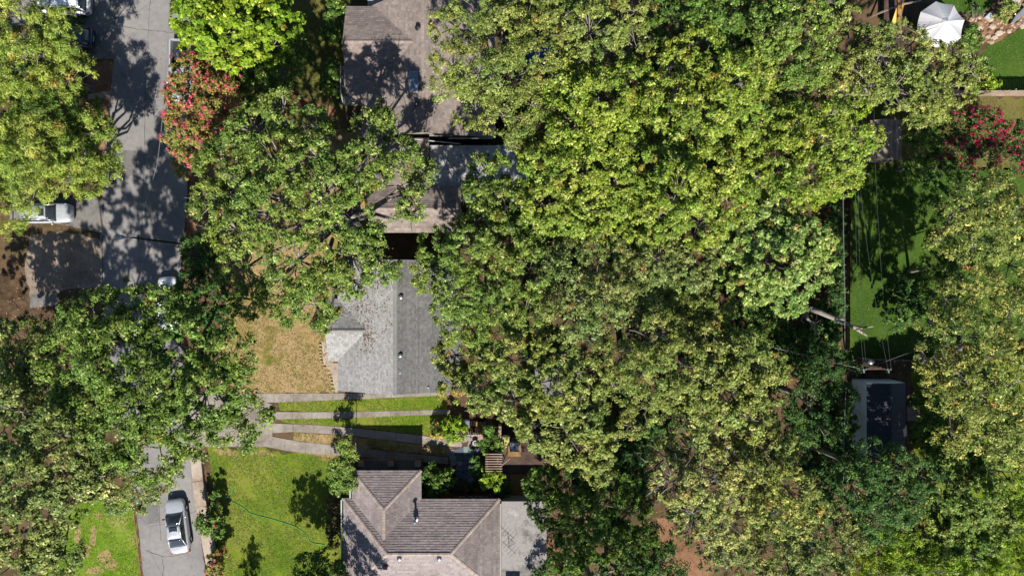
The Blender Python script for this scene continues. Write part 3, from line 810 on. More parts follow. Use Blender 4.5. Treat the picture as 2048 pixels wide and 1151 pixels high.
for (xa, xb, za, zb) in ((xw, xm, 2.25, 2.85), (xm, xe, 2.85, 2.25)):
    m_ = MB(); m_.bar((xa, ys-.03, za-.02), (xb, ys-.03, zb-.02), .04, .12); m_.build('bargeboard', M['wood_pink'], sh)

ms = empty('metal_shed', P(1760, 836)); tag(ms, 'dark corrugated metal shed with pale siding below the utility wires', 'shed')
ox, oy = ms.location.x, ms.location.y
xw, xe = (1734-CX)*.957/S - ox, (1812-CX)*.957/S - ox
yn, ys = (CY-765)*.957/S - oy, (CY-915)*.957/S - oy
xm = (xw+xe)/2
n = 13
for k in range(n):                                                 # roof sheets laid across, each with its ribs
    y0 = yn + (ys-yn)*k/n; y1 = yn + (ys-yn)*(k+1)/n
    for (xa, xb, za, zb) in ((xw, xm, 2.55, 3.15), (xm, xe, 3.15, 2.55)):
        m_ = MB(); pts = []
        for j in range(5):
            f = j/4; yy = y0 + (y1-y0)*f; up = .018 if j in (0, 4) else (.006 if j == 2 else 0)
            pts += [(xa, yy, za+up), (xb, yy, zb+up)]
        m_.add(pts, [(2*j, 2*j+1, 2*j+3, 2*j+2) for j in range(4)])
        o = m_.build('roof_sheet', M['metalroof'], ms); s_ = o.modifiers.new('t', 'SOLIDIFY'); s_.thickness = .015
m_ = MB(); m_.bar((xm, yn+.02, 3.17), (xm, ys-.02, 3.17), .22, .04); m_.build('ridge_cap', M['metalroof'], ms)
for (xx, sgn) in ((xw + .03, -1), (xe - .03, 1)):
    for k in range(12):
        z0 = -.03 + 2.55*k/12; z1 = z0 + 2.55/12
        m_ = MB(); m_.add([(xx+sgn*.03, yn-.03, z0), (xx+sgn*.03, ys+.03, z0), (xx, ys+.03, z1), (xx, yn-.03, z1), (xx-sgn*.02, yn-.03, z0), (xx-sgn*.02, ys+.03, z0)], [(0,1,2,3) if sgn > 0 else (3,2,1,0), (0,4,5,1)])
        m_.build('siding_board', M['metalwall'], ms)
for yy in (yn - .04, ys + .04):
    m_ = MB(); m_.add([(xw+.03,yy,-.03),(xe-.03,yy,-.03),(xe-.03,yy,2.5),(xm,yy,3.1),(xw+.03,yy,2.5)], [(0,1,2,3,4)]); o = m_.build('end_wall', M['metalwall'], ms); o.modifiers.new('t', 'SOLIDIFY').thickness = .03
m_ = MB(); m_.bar((xe+.05, yn, 2.5), (xe+.05, ys, 2.5), .1, .09); m_.build('gutter', M['darksteel'], ms)
# ------------------------------------------------------------------ fences, pole, wires
def picket_fence(name, label, p0, p1, h, mat, w=.14, gap=.012, rails=True, group=None):
    a = np.array(p0[:2]); b = np.array(p1[:2]); L = np.linalg.norm(b-a)
    e = empty(name, (a[0], a[1], 0), math.atan2(b[1]-a[1], b[0]-a[0])); tag(e, label, 'fence', group)
    n = int(L / (w + gap)); me = None
    for i in range(n):
        if me is None:
            m_ = MB(); m_.box(0, w, -.01, .01, -.03, h); o = m_.build('picket', mat, e); me = o.data
        else:
            o = bpy.data.objects.new('picket', me); link(o, e)
        o.location = (i*(w+gap), 0, random.uniform(-.03, .015)); o.rotation_euler = (random.uniform(-.012, .012), 0, 0)
    for z in (.35, h - .25):
        m_ = MB(); m_.box(0, L, .012, .052, z, z+.09); m_.build('rail', mat, e)
    k = max(2, int(L / 2.4) + 1)
    for i in range(k):
        x = (L-.1)*i/(k-1); m_ = MB(); m_.box(x, x+.09, .052, .142, -.05, h+.05); m_.build('post', mat, e)
    return e
picket_fence('plank_fence', 'tall sunlit wooden fence above the straw coloured grass', P(1715,192), P(2120,192), 1.7, M['wood_pink'], .15)
picket_fence('plank_fence', 'low wooden fence along the edge of the deep green grass, under the wires', P(1690,345), P(1688,700), 1.1, M['wood_brown'], .14)
picket_fence('plank_fence', 'wooden fence between the deep green grass and the metal shed', P(1712,716), P(1870,721), 1.2, M['wood_grey'], .15)
pf = picket_fence('plank_fence', 'short dark fence behind the flagstones and the bins', P(915,863), P(1000,863), 1.2, M['wood_brown'], .1, .05)

# utility pole with cross arm and transformer
ZP = 9.6
tx, ty, _ = P(1752, 733, ZP)
up = empty('utility_pole', (tx, ty, 0)); tag(up, 'wooden utility pole with cross arm and round transformer by the metal shed', 'utility pole')
m_ = MB(); m_.tube([(0,0,-.1), (0,0,ZP+.6)], [.17,.11], 10); m_.build('pole', M['wood_brown'], up, True)
m_ = MB(); m_.bar((-1.15,-.16,ZP), (1.15,-.16,ZP), .1, .12); m_.build('cross_arm', M['wood_brown'], up)
m_ = MB(); m_.bar((-.7,-.16,ZP-.05), (0,-.12,ZP-.7), .04, .05); m_.bar((.7,-.16,ZP-.05), (0,-.12,ZP-.7), .04, .05); m_.build('brace', M['steel'], up)
for x in (-1.05, -.85, .75, 1.0):
    m_ = MB(); m_.lathe([(.03,ZP+.06),(.075,ZP+.1),(.05,ZP+.14),(.075,ZP+.18),(.04,ZP+.25)], x, -.16, 10); m_.build('insulator', M['greyplastic'], up, True)
m_ = MB(); m_.lathe([(.2,ZP-1.1),(.24,ZP-1.05),(.24,ZP-.25),(.2,ZP-.18),(.08,ZP-.1)], -.25, .32, 16); tr = m_.build('transformer', M['steel'], up, True)
m_ = MB(); m_.lathe([(.04,ZP-.15),(.05,ZP+.02),(.03,ZP+.12)], -.2, .36, 8); m_.build('bushing', M['greyplastic'], tr)
for x in (-.95, .9):
    m_ = MB(); m_.box(x-.06, x+.06, -.45, -.22, ZP-.25, ZP+.1); m_.build('fuse_cutout', M['steel'], up)
def cable(name, label, pts, r, mat, sag=.5, n=16, group=None):
    pts = [np.array(p, float) for p in pts]; out = []
    for a, b in zip(pts[:-1], pts[1:]):
        for i in range(n):
            f = i/n; p = a*(1-f) + b*f; p[2] -= sag*4*f*(1-f); out.append(p)
    out.append(pts[-1])
    m_ = MB(); m_.tube(out, r, 5); o = m_.build(name, mat); tag(o, label, 'cable', group)
    return o
cable('power_line', 'pale thick cable running along the wooden fence above the backyard', [P(1686,300,7.0), P(1690,600,7.0), P(1692,770,7.0), P(1687,985,6.8)], .022, M['wire'], .1)
xs = [-1.05, -.85, .75]
for i, (x, lab) in enumerate(zip(xs, ('thin power line over the backyard grass, nearest the fence', 'thin power line over the backyard grass, middle of the three', 'thin power line over the backyard grass, third from the fence'))):
    cable('power_line', lab, [(tx+x, ty-.16, ZP+.26), P((1711,1717,1722)[i], 390, ZP+.1), P((1708,1713,1719)[i], 40, ZP)], .010, M['darkwire'], .3)
cable('power_line', 'lone slanting line crossing the dark backyard grass', [(tx+1.0, ty-.16, ZP+.26), P(1759,480,9.3), P(1748,180,9)], .012, M['darkwire'], .2)
cable('service_cable', 'twisted service cable slung from the pole to the dark green trees', [(tx-.95, ty-.2, ZP-.1), P(1520,688,6.0)], .022, M['wire'], .35)
cable('guy_wire', 'straight thin wire from the pole towards the yellow tree', [(tx+.1, ty+.1, ZP-.2), P(1862,690,7.5)], .012, M['wire'], .1)
cable('service_cable', 'pale cable seen in the gap of the middle canopy', [P(1140,640,5), P(1272,662,5), P(1330,690,4.6)], .03, M['wire'], .1)

# street lamp
bx, by, _ = P(366, 488)
tz = 8.2
lx, ly, _ = P(240, 474, tz + .15)
sl = empty('street_lamp', (bx, by, 0)); tag(sl, 'street lamp reaching over the dappled asphalt on a thin arm', 'street lamp')
mx, my, _ = P(276, 478, tz)
px_, py_ = mx-bx, my-by
px_, py_ = px_*.12, py_*.12           # a pole leaning very slightly towards the road
m_ = MB(); m_.tube([(0,0,-.1), (px_*.4,py_*.4,tz*.5), (px_,py_,tz)], [.10,.085,.065], 9); m_.build('pole', M['darksteel'], sl, True)
m_ = MB(); m_.tube([(px_,py_,tz-.5), (px_-.5,py_+.02,tz-.05), (lx-bx+.5, ly-by-.02, tz+.12), (lx-bx+.1, ly-by, tz+.14)], .035, 7); m_.build('arm', M['steel'], sl, True)
m_ = MB()
pr = [(-.42,.06,.05),(-.36,.15,.10),(-.1,.19,.13),(.2,.17,.12),(.42,.08,.07)]
ring = []
for (x, w, h_) in pr:
    ring.append([(lx-bx+x, ly-by+w*math.cos(t), tz+.14+h_*math.sin(t)) for t in np.arange(10)*2*PI/10])
vs_ = [v for r_ in ring for v in r_]
fs = [(i*10+j, i*10+(j+1)%10, (i+1)*10+(j+1)%10, (i+1)*10+j) for i in range(4) for j in range(10)] + [tuple(range(9,-1,-1)), tuple(range(40,50))]
m_.add(vs_, fs); hd = m_.build('lamp_head', M['steel'], sl, True)
m_ = MB(); m_.lathe([(.1, tz-.02), (.13, tz+.03), (.13, tz+.06)], lx-bx-.12, ly-by, 12); m_.build('lens', M['lens'], hd, True)
for k in (.0,):
    m_ = MB(); m_.bar((px_-.06, py_-.3, tz-.9-k*3), (px_-.06, py_+.3, tz-.9-k*3), .06, .08); m_.build('bracket', M['darksteel'], sl)
cable('power_line', 'pale overhead line dropping along the edge of the shaded street', [(bx+px_, by+py_, tz-.1), P(314,330,7.6), P(329,175,7.6), P(345,-120,7.6)], .022, M['wire'], .12)

# broken grey snag reaching over the fence
sn = empty('dead_tree', P(1590,610)); tag(sn, 'broken bare grey tree limb stretching across the fence line', 'dead tree')
def sp(px, py, z):
    a = P(px, py, z); return (a[0]-sn.location.x, a[1]-sn.location.y, z)
m_ = MB(); m_.tube([(0,0,-.1), sp(1600,612,2.6), sp(1612,616,4.6), sp(1624,618,5.4)], [.32,.28,.25,.22], 10); m_.build('trunk', M['deadwood'], sn, True)
m_ = MB(); m_.tube([sp(1616,616,5.0), sp(1640,624,5.7), sp(1672,638,6.1), sp(1700,650,6.4), sp(1734,671,6.6)], [.24,.21,.18,.13,.08], 9); m_.build('limb', M['deadwood'], sn, True)
m_ = MB(); m_.tube([sp(1702,651,6.4), sp(1722,655,6.6), sp(1746,652,6.8)], [.11,.10,.07], 8); m_.build('limb', M['deadwood'], sn, True)
m_ = MB(); m_.tube([sp(1668,636,6.05), sp(1692,640,6.3)], [.16,.11], 8); m_.build('limb', M['deadwood'], sn, True)
m_ = MB(); m_.tube([sp(1614,616,4.8), sp(1612,634,4.9), sp(1622,644,5.0), sp(1632,646,5.1)], [.16,.13,.11,.08], 8); m_.build('limb', M['deadwood'], sn, True)
m_ = MB(); m_.tube([sp(1620,644,5.0), sp(1630,656,5.0), sp(1632,668,5.1)], [.12,.12,.12], 8); m_.build('limb', M['deadwood'], sn, True)
for (a, b, c) in (((1606,632,4.9),(1602,640,5.1),(1608,646,5.2)), ((1632,646,5.1),(1640,640,5.3),(1645,650,5.4)), ((1632,640,5.2),(1634,628,5.4),(1638,624,5.5))):
    m_ = MB(); m_.tube([sp(*a), sp(*b), sp(*c)], [.05,.035,.015], 6); m_.build('twig', M['deadwood'], sn, True)

# ------------------------------------------------------------------ deck, patio, pergola and the things on them
dk = empty('timber_deck', P(1050, 915)); tag(dk, 'dark brown timber deck of narrow boards beside the pergola', 'deck')
dx, dy = dk.location.x, dk.location.y
a = P(1004, 862, .5); b = P(1120, 946, .5)
n = 26; me = None
for i in range(n):
    x0 = a[0]-dx + (b[0]-a[0])*i/n; w = (b[0]-a[0])/n
    m_ = MB(); m_.box(x0+.006, x0+w-.006, b[1]-dy, a[1]-dy, .46, .5 + random.uniform(-.004,.004)); m_.build('deck_board', M['wood_brown'], dk)
m_ = MB(); m_.box(a[0]-dx+.05, b[0]-dx-.05, b[1]-dy+.05, a[1]-dy-.05, -.05, .44); m_.build('deck_frame', M['deck_under'], dk)
dk2 = empty('timber_steps_deck', P(1032, 970)); tag(dk2, 'lower tan timber platform with wide boards below the dark deck', 'deck')
a = P(1003, 947, .3); b = P(1066, 1000, .3); dx, dy = dk2.location.x, dk2.location.y
for i in range(14):
    y0 = a[1]-dy + (b[1]-a[1])*i/14; w = (b[1]-a[1])/14
    m_ = MB(); m_.box(a[0]-dx, b[0]-dx, y0+w+.008, y0-.008, .26, .3 + random.uniform(-.004,.004)); m_.build('deck_board', M['wood_tan'], dk2)
m_ = MB(); m_.box(a[0]-dx+.05, b[0]-dx-.05, b[1]-dy+.05, a[1]-dy-.05, -.05, .24); m_.build('deck_frame', M['deck_under'], dk2)

# flagstone patio: irregular stones cut from a jittered grid
def flagstones(name, label, poly, cell, pal, z, seed):
    rng = random.Random(seed)
    e = empty(name, P(*poly[0])); tag(e, label, kind='structure')
    pw = [P(*q)[:2] for q in poly]
    x0, x1 = min(p[0] for p in pw), max(p[0] for p in pw); y0, y1 = min(p[1] for p in pw), max(p[1] for p in pw)
    nx, ny = int((x1-x0)/cell)+2, int((y1-y0)/cell)+2
    pt = {(i,j): (x0+(i-.5)*cell+rng.uniform(-.33,.33)*cell, y0+(j-.5)*cell+rng.uniform(-.33,.33)*cell) for i in range(nx+1) for j in range(ny+1)}
    def inside(x, y):
        c = False; n = len(pw)
        for i in range(n):
            a, b = pw[i], pw[(i+1)%n]
            if (a[1] > y) != (b[1] > y) and x < (b[0]-a[0])*(y-a[1])/(b[1]-a[1])+a[0]: c = not c
        return c
    for i in range(nx):
        for j in range(ny):
            q = [pt[i,j], pt[i+1,j], pt[i+1,j+1], pt[i,j+1]]
            cx, cy = sum(p[0] for p in q)/4, sum(p[1] for p in q)/4
            if not inside(cx, cy): continue
            mid = []
            for k in range(4):                     # knock the corners off
                a, b = q[k], q[(k+1)%4]
                for f in (.14, .86): mid.append((a[0]+(b[0]-a[0])*f, a[1]+(b[1]-a[1])*f))
            mid = [(cx+(p[0]-cx)*.94-e.location.x, cy+(p[1]-cy)*.94-e.location.y) for p in mid]
            m_ = MB(); c = tuple(v*rng.uniform(.8,1.2) for v in rng.choice(pal))
            m_.prism(mid, -.03, z+rng.uniform(-.008,.012), c); m_.build('flagstone', M['stone'], e)
flagstones('flagstone_patio', 'blue grey flagstone patio at the end of the concrete tracks', [(893,892),(955,890),(960,915),(950,962),(925,962),(912,940),(897,925)], .55, [A(120,126,140), A(146,150,160), A(104,112,128), A(160,160,164)], .035, 5)
flagstones('flagstone_patio', 'sunlit pale stone paving beside the flower bush', [(912,864),(962,864),(962,889),(905,889)], .5, [A(196,178,160), A(176,164,152), A(208,190,170)], .035, 6)

# pergola / arbour
pg = empty('pergola', P(987, 924)); tag(pg, 'small white slatted pergola between the patio and the deck', 'pergola')
ox, oy = pg.location.x, pg.location.y; ZG = 2.2
xl, xr = P(973,0,ZG)[0]-ox, P(1002,0,ZG)[0]-ox
for i in range(8):
    y = P(0, 907 + 34*i/7, ZG)[1]-oy
    m_ = MB(); m_.box(xl-.1, xr+.1, y-.035, y+.035, ZG, ZG+.09); m_.build('slat', M['wood_pink'], pg)
for x in (xl+.05, xr-.05):
    m_ = MB(); m_.box(x-.04, x+.04, P(0,943,ZG)[1]-oy, P(0,905,ZG)[1]-oy, ZG-.12, ZG-.002); m_.build('beam', M['wood_pink'], pg)
    for py in (907, 941):
        y = P(0,py,ZG)[1]-oy; m_ = MB(); m_.box(x-.045, x+.045, y-.045, y+.045, -.05, ZG-.12); m_.build('post', M['wood_pink'], pg)
# rod leaning by the pergola
a = P(1003,933,.9); b = P(1020,915,1.0)
rd = MB(); rd.tube([(a[0],a[1],.55),(b[0],b[1],1.2)], .03, 6); o = rd.build('wooden_pole', M['wood_pink']); tag(o, 'pale wooden pole lying slantwise on the dark deck', 'pole')

# air conditioner on its timber box
bx_ = empty('timber_box', P(1029,889)); tag(bx_, 'square timber box under the grey air conditioner', 'box')
for k in range(4):
    for s in (0,1):
        m_ = MB(); m_.box(-.55,.55, (-.78 if s else .74), (-.74 if s else .78), .5+k*.12, .61+k*.12); m_.build('side_board', M['wood_tan'], bx_)
        m_ = MB(); m_.box((-.55 if s else .51),(-.51 if s else .55), -.738,.738, .5+k*.12, .61+k*.12); m_.build('side_board', M['wood_tan'], bx_)
for k in range(8):
    m_ = MB(); m_.box(-.56+k*.14+.004, -.56+(k+1)*.14-.004, -.78,.78, .985,1.02); m_.build('top_board', M['wood_tan'], bx_)
ac = empty('air_conditioner', (bx_.location.x, bx_.location.y+.2, 1.02)); tag(ac, 'grey air conditioner with round fan grille on the timber box', 'air conditioner')
m_ = MB(); m_.box(-.42,.42,-.42,.42,0,.68); smoothed(m_.build('casing', M['greyplastic'], ac), .05, 3)
m_ = MB(); m_.lathe([(.34,.66),(.36,.70),(.33,.72)], 0,0,24); m_.build('fan_ring', M['steel'], ac)
for k in range(6):
    t = k*PI/6; m_ = MB(); m_.bar((-.33*math.cos(t),-.33*math.sin(t),.735),(.33*math.cos(t),.33*math.sin(t),.735),.02,.015); m_.build('grille_bar', M['darksteel'], ac)
def bin_(name, label, px, py, z, w, d, h, mat, lidmat):
    e = empty(name, P(px, py, z), R(random.uniform(-6,6))); tag(e, label, 'bin')
    m_ = MB(); m_.add([(-w*.42,-d*.42,0),(w*.42,-d*.42,0),(w*.42,d*.42,0),(-w*.42,d*.42,0),(-w/2,-d/2,h),(w/2,-d/2,h),(w/2,d/2,h),(-w/2,d/2,h)],[(0,3,2,1),(4,5,6,7),(0,1,5,4),(1,2,6,5),(2,3,7,6),(3,0,4,7)])
    smoothed(m_.build('tub', M[mat], e), .03, 2)
    m_ = MB(); m_.add([(-w*.54,-d*.54,h+.005),(w*.54,-d*.54,h+.005),(w*.54,d*.54,h+.005),(-w*.54,d*.54,h+.005),(-w*.44,-d*.44,h+.09),(w*.44,-d*.44,h+.09),(w*.44,d*.44,h+.09),(-w*.44,d*.44,h+.09)],[(0,3,2,1),(4,5,6,7),(0,1,5,4),(1,2,6,5),(2,3,7,6),(3,0,4,7)])
    smoothed(m_.build('lid', M[lidmat], e), .02, 2)
    m_ = MB(); m_.tube([(-w*.4,d*.56,h),(w*.4,d*.56,h)], .02, 6); m_.build('handle', M[mat], e)
    for s in (-1,1):
        m_ = MB(); m_.tube([(s*w*.36-.03,d*.42,.1),(s*w*.36+.03,d*.42,.1)], .1, 12); m_.build('wheel', M['black'], e)
bin_('wheeled_bin', 'pale yellow lidded bin beside the grey air conditioner', 1012, 876, .5, .6, .75, .8, 'paleyellow', 'paleyellow')
bin_('wheeled_bin', 'blue grey lidded bin in the shade behind the short fence', 932, 843, 0, .75, .62, .9, 'greyplastic', 'greyplastic')
def chair(name, label, px, py, z, rz, mat):
    e = empty(name, P(px,py,z), rz); tag(e, label, 'chair')
    for i in range(5):
        m_ = MB(); m_.box(-.3,.3,-.28+i*.12,-.28+i*.12+.1,.38,.41); m_.build('seat_slat', mat, e)
    for i in range(5):
        m_ = MB(); m_.add([(-.3+i*.12,.3,.4),(-.3+i*.12+.1,.3,.4),(-.3+i*.12+.1,.55,1.05),(-.3+i*.12,.55,1.05),(-.3+i*.12,.33,.4),(-.3+i*.12+.1,.33,.4),(-.3+i*.12+.1,.58,1.05),(-.3+i*.12,.58,1.05)],[(0,1,2,3),(7,6,5,4),(0,4,5,1),(1,5,6,2),(2,6,7,3),(3,7,4,0)]); m_.build('back_slat', mat, e)
    for s in (-1,1):
        m_ = MB(); m_.box(s*.36-.06,s*.36+.06,-.36,.36,.6,.63); m_.build('armrest', mat, e)
        for y in (-.3,.3):
            m_ = MB(); m_.box(s*.34-.03,s*.34+.03,y-.03,y+.03,0,.6); m_.build('leg', mat, e)
chair('garden_chair', 'tan wooden garden chair in the shade next to the blue grey bin', 962, 848, 0, PI, M['wood_tan'])
def pot(name, label, px, py, r, mat):
    e = empty(name, P(px,py,.03)); tag(e, label, 'pot')
    m_ = MB(); m_.lathe([(r*.65,0),(r,.3),(r*1.1,.31),(r*1.1,.36),(r*.9,.36)],0,0,20); m_.build('pot_wall', M[mat], e, False)
    m_ = MB(); m_.lathe([(r*.86,.3),(r*.86,.335)],0,0,16); m_.build('soil', M['soil'], e)
pot('plant_pot', 'white round pot at the corner of the pale paving', 951, 884, .22, 'white')
pot('plant_pot', 'tiny pale pot by the fence, nearer the flower bush', 939, 865, .1, 'white')
pot('plant_pot', 'tiny pale pot by the fence, nearer the pergola', 948, 866, .11, 'trimwhite')
scr = empty('timber_screen', P(1000,867)); tag(scr, 'upright timber screen between the flower bed and the yellow bin', 'screen')
for k in range(6):
    m_ = MB(); y = .8 - k*.27; m_.box(-.14,.14,y-.13,y+.13,0,1.25+.01*(k%2)); m_.build('screen_board', M['wood_pink'], scr)
ste = empty('back_steps', P(922,975)); tag(ste, 'dark timber steps with side rails against the brown roof', 'steps')
for k in range(4):
    m_ = MB(); m_.box(-.5,.5,.55-k*.3-.14,.55-k*.3+.14,.0,.2+.17*k); m_.build('step', M['wood_brown'], ste)
for s in (-1,1):
    m_ = MB(); m_.bar((s*.56,.6,.95),(s*.56,-.55,1.4),.09,.07); m_.build('handrail', M['wood_brown'], ste)
    for y in (.6,-.5):
        m_ = MB(); m_.box(s*.56-.04,s*.56+.04,y-.04,y+.04,-.02,1.0+(.6-y)*.38); m_.build('rail_post', M['wood_brown'], ste)

# hose on the lawn
hp = [(470,962),(464,980),(457,992),(459,1000),(475,1007),(488,1014),(498,1024),(520,1031),(545,1037),(570,1045),(592,1052),(606,1062),(615,1070),(620,1082),(632,1086),(650,1088)]
pts = [(*P(*q)[:2], .04) for q in hp]
m_ = MB(); m_.tube(pts, .028, 6); o = m_.build('garden_hose', M['hose'], None, True); tag(o, 'thin green garden hose snaking across the sunny front lawn', 'hose')
o = None
# stone edging and chippings by the grey house
e = empty('stone_edging', P(650,690)); tag(e, 'curved pale stone edging beside the grey roofed house', 'edging')
ed = [(641,684),(641,700),(642,718),(646,730),(654,738),(660,748),(663,760),(666,774),(668,784)]
rs = random.Random(4)
for a, b in zip(ed[:-1], ed[1:]):
    k = max(1, int(math.dist(a, b)/6))
    for j in range(k):
        f = (j+.5)/k; p = P(a[0]+(b[0]-a[0])*f, a[1]+(b[1]-a[1])*f)
        m_ = MB(); c = tuple(v*rs.uniform(.85,1.15) for v in A(196,172,120)); an = math.atan2(-(b[1]-a[1]), b[0]-a[0])+rs.uniform(-.2,.2); r = .13
        poly = [(p[0]-e.location.x+r*rs.uniform(.8,1.1)*math.cos(an+t), p[1]-e.location.y+r*rs.uniform(.6,.9)*math.sin(an+t)) for t in np.arange(7)*2*PI/7]
        m_.prism(poly, -.02, rs.uniform(.08,.14), c); smoothed(m_.build('edging_stone', M['stone'], e), .02, 1)
o = sheet('gravel_bed', [(642,682),(656,684),(656,724),(676,726),(676,784),(669,784),(660,750),(648,734)], .008, M['concrete_pale'], .05); o['label'] = 'pale chippings bed inside the stone edging'

# rocks in the top corner
rs = random.Random(11)
rockpoly = [(1925,62),(1935,38),(1960,34),(1985,22),(2000,6),(2010,-30),(2120,-60),(2120,20),(2062,44),(2015,70),(1985,88),(1960,86)]
rp = [P(*q)[:2] for q in rockpoly]
def in_poly(x, y, pw):
    c = False; n = len(pw)
    for i in range(n):
        a, b = pw[i], pw[(i+1)%n]
        if (a[1] > y) != (b[1] > y) and x < (b[0]-a[0])*(y-a[1])/(b[1]-a[1])+a[0]: c = not c
    return c
sheet('bare_soil', rockpoly, .007, M['soil'], .1)['label'] = 'tan soil between the rocks in the top corner'
def rock(r, seed, col):
    g = random.Random(seed); m_ = MB(); rings = []
    for (zz, k) in ((-.05,.9),(.16,1),(.34,.72),(.42,.3)):
        rings.append([(r*k*g.uniform(.8,1.15)*math.cos(t), r*k*g.uniform(.75,1.1)*math.sin(t), r*zz*1.8*g.uniform(.85,1.1)) for t in np.arange(7)*2*PI/7])
    vs_ = [v for q in rings for v in q]; fs = [(i*7+j, i*7+(j+1)%7, (i+1)*7+(j+1)%7, (i+1)*7+j) for i in range(3) for j in range(7)] + [tuple(range(21,28))]
    m_.add(vs_, fs, col); return m_
rock_meshes = []
pal = [A(190,150,118), A(206,176,146), A(166,128,102), A(216,196,172), A(176,150,130)]
rb = empty('rock_bed', P(1960,60)); tag(rb, 'scattered tan and pink rocks bedding the slope in the top corner', 'rocks')
cnt = 0
for k in range(9):
    o = rock(.26, 40+k, pal[k % 5]).build('rock', M['stone'], rb); rock_meshes.append(o.data); bpy.data.objects.remove(o)
tries = 0; placed = []
while cnt < 170 and tries < 5000:
    tries += 1
    x, y = rs.uniform(min(p[0] for p in rp), max(p[0] for p in rp)), rs.uniform(min(p[1] for p in rp), max(p[1] for p in rp))
    if not in_poly(x, y, rp): continue
    s = rs.choice((.45,.6,.8,1.0,1.3))
    if any((x-a)**2+(y-b)**2 < (.2*(s+c))**2 for a, b, c in placed): continue
    placed.append((x, y, s))
    o = bpy.data.objects.new('rock', rs.choice(rock_meshes)); link(o, rb)
    o.location = (x-rb.location.x, y-rb.location.y, 0); o.rotation_euler = (0,0,rs.uniform(0,6.3)); o.scale = (s*rs.uniform(.8,1.3), s, s*.8); cnt += 1
# flat pale stepping slabs between the rocks
e = empty('stone_slab', P(2030,10)); tag(e, 'long pale stone slabs lying in the rock bed', 'stone slabs')
for (q, c) in (([(1996,30),(2012,20),(2030,10),(2020,4),(2004,14),(1990,24)], A(226,220,212)), ([(2018,4),(2034,8),(2052,-14),(2040,-22)], A(220,212,204)), ([(2016,50),(2030,44),(2050,24),(2044,16),(2026,34)], A(150,156,164)), ([(1966,36),(1974,28),(1982,30),(1974,42)], A(216,220,224))):
    pw = [(P(*v)[0]-e.location.x, P(*v)[1]-e.location.y) for v in q]
    m_ = MB(); m_.prism(pw, .0, .34, c); smoothed(m_.build('slab', M['stone'], e), .05, 2)

# big white octagonal umbrella
ux, uy, _ = P(1882, 50, 2.3)
um = empty('garden_umbrella', (ux, uy, 0), R(12)); tag(um, 'large white octagonal garden umbrella near the rock bed', 'umbrella')
m_ = MB(); m_.tube([(0,0,0),(0,0,3.0)], .035, 8); m_.build('pole', M['wood_tan'], um)
m_ = MB(); m_.lathe([(.3,0),(.3,.08),(.06,.12)],0,0,16); m_.build('base', M['darksteel'], um)
RU = 2.05
for i in range(8):
    t0, t1 = 2*PI*i/8, 2*PI*(i+1)/8
    m_ = MB(); V = []; n = 5
    for j in range(n+1):
        f = j/n; r = .12+(RU-.12)*f; z = 3.02-.72*f**1.25
        for k in range(5):
            g = k/4; t = t0+(t1-t0)*g; cr = math.cos((t1-t0)/2)/math.cos((g-.5)*(t1-t0)); V.append((r*cr*math.cos(t), r*cr*math.sin(t), z-.15*f*math.sin(PI*g)-.03*f*math.sin(i*2.3+g*.8)))
    m_.add(V, [(j*5+k, (j+1)*5+k, (j+1)*5+k+1, j*5+k+1) for j in range(n) for k in range(4)])
    o = m_.build('canopy_panel', M['canvas'], um); o.modifiers.new('t','SOLIDIFY').thickness = .012
    m_ = MB(); m_.bar((.1*math.cos(t0),.1*math.sin(t0),2.98),(RU*math.cos(t0),RU*math.sin(t0),2.29),.03,.03); m_.build('rib', M['wood_tan'], um)
m_ = MB(); m_.lathe([(.36,2.98),(.05,3.16),(.02,3.24)],0,0,8); m_.build('finial', M['canvas'], um)

# timber swing frame with yellow slide
sw = empty('swing_frame', P(1797,36)); tag(sw, 'brown timber swing frame with yellow slide beside the white umbrella', 'swing set')
ox, oy = sw.location.x, sw.location.y
def q3(px, py, z): a = P(px, py, z); return (a[0]-ox, a[1]-oy, z)
m_ = MB(); m_.bar(q3(1800,-30,2.5), q3(1797,72,2.5), .36, .16); m_.build('beam', M['wood_tan'], sw)
for (a, b) in (((1797,70,2.4),(1760,78,0)), ((1797,70,2.4),(1822,80,0)), ((1800,10,2.4),(1740,34,0)), ((1800,10,2.4),(1842,2,0))):
    m_ = MB(); m_.bar(q3(*a), q3(*b), .12, .12); m_.build('leg', M['wood_pink'], sw)
for i in range(8):
    p = q3(1768+i*7.4, 0, .3)[0]; m_ = MB(); m_.box(p-.15, p+.15, q3(0,104,.3)[1], q3(0,-30,.3)[1], .26, .3); m_.build('platform_board', M['wood_brown'], sw)
m_ = MB(); V = []
for j in range(6):
    f = j/5; y = .55-1.3*f; z = 1.5-1.1*f**.8
    V += [(-.95,y,z+.18),(-.9,y,z),(-.45,y,z),(-.4,y,z+.18)]
m_.add(V, [(4*j+k, 4*j+k+1, 4*j+5+k, 4*j+4+k) for j in range(5) for k in range(3)]); o = m_.build('slide', M['yellow'], sw); o.modifiers.new('t','SOLIDIFY').thickness = .03
e = empty('plastic_tub', P(1763,96)); tag(e, 'small teal plastic tub under the tree by the swing frame', 'tub')
m_ = MB(); m_.lathe([(.26,0),(.34,.3),(.36,.32),(.33,.32),(.25,.05)],0,0,18); m_.build('tub_wall', M['teal'], e)
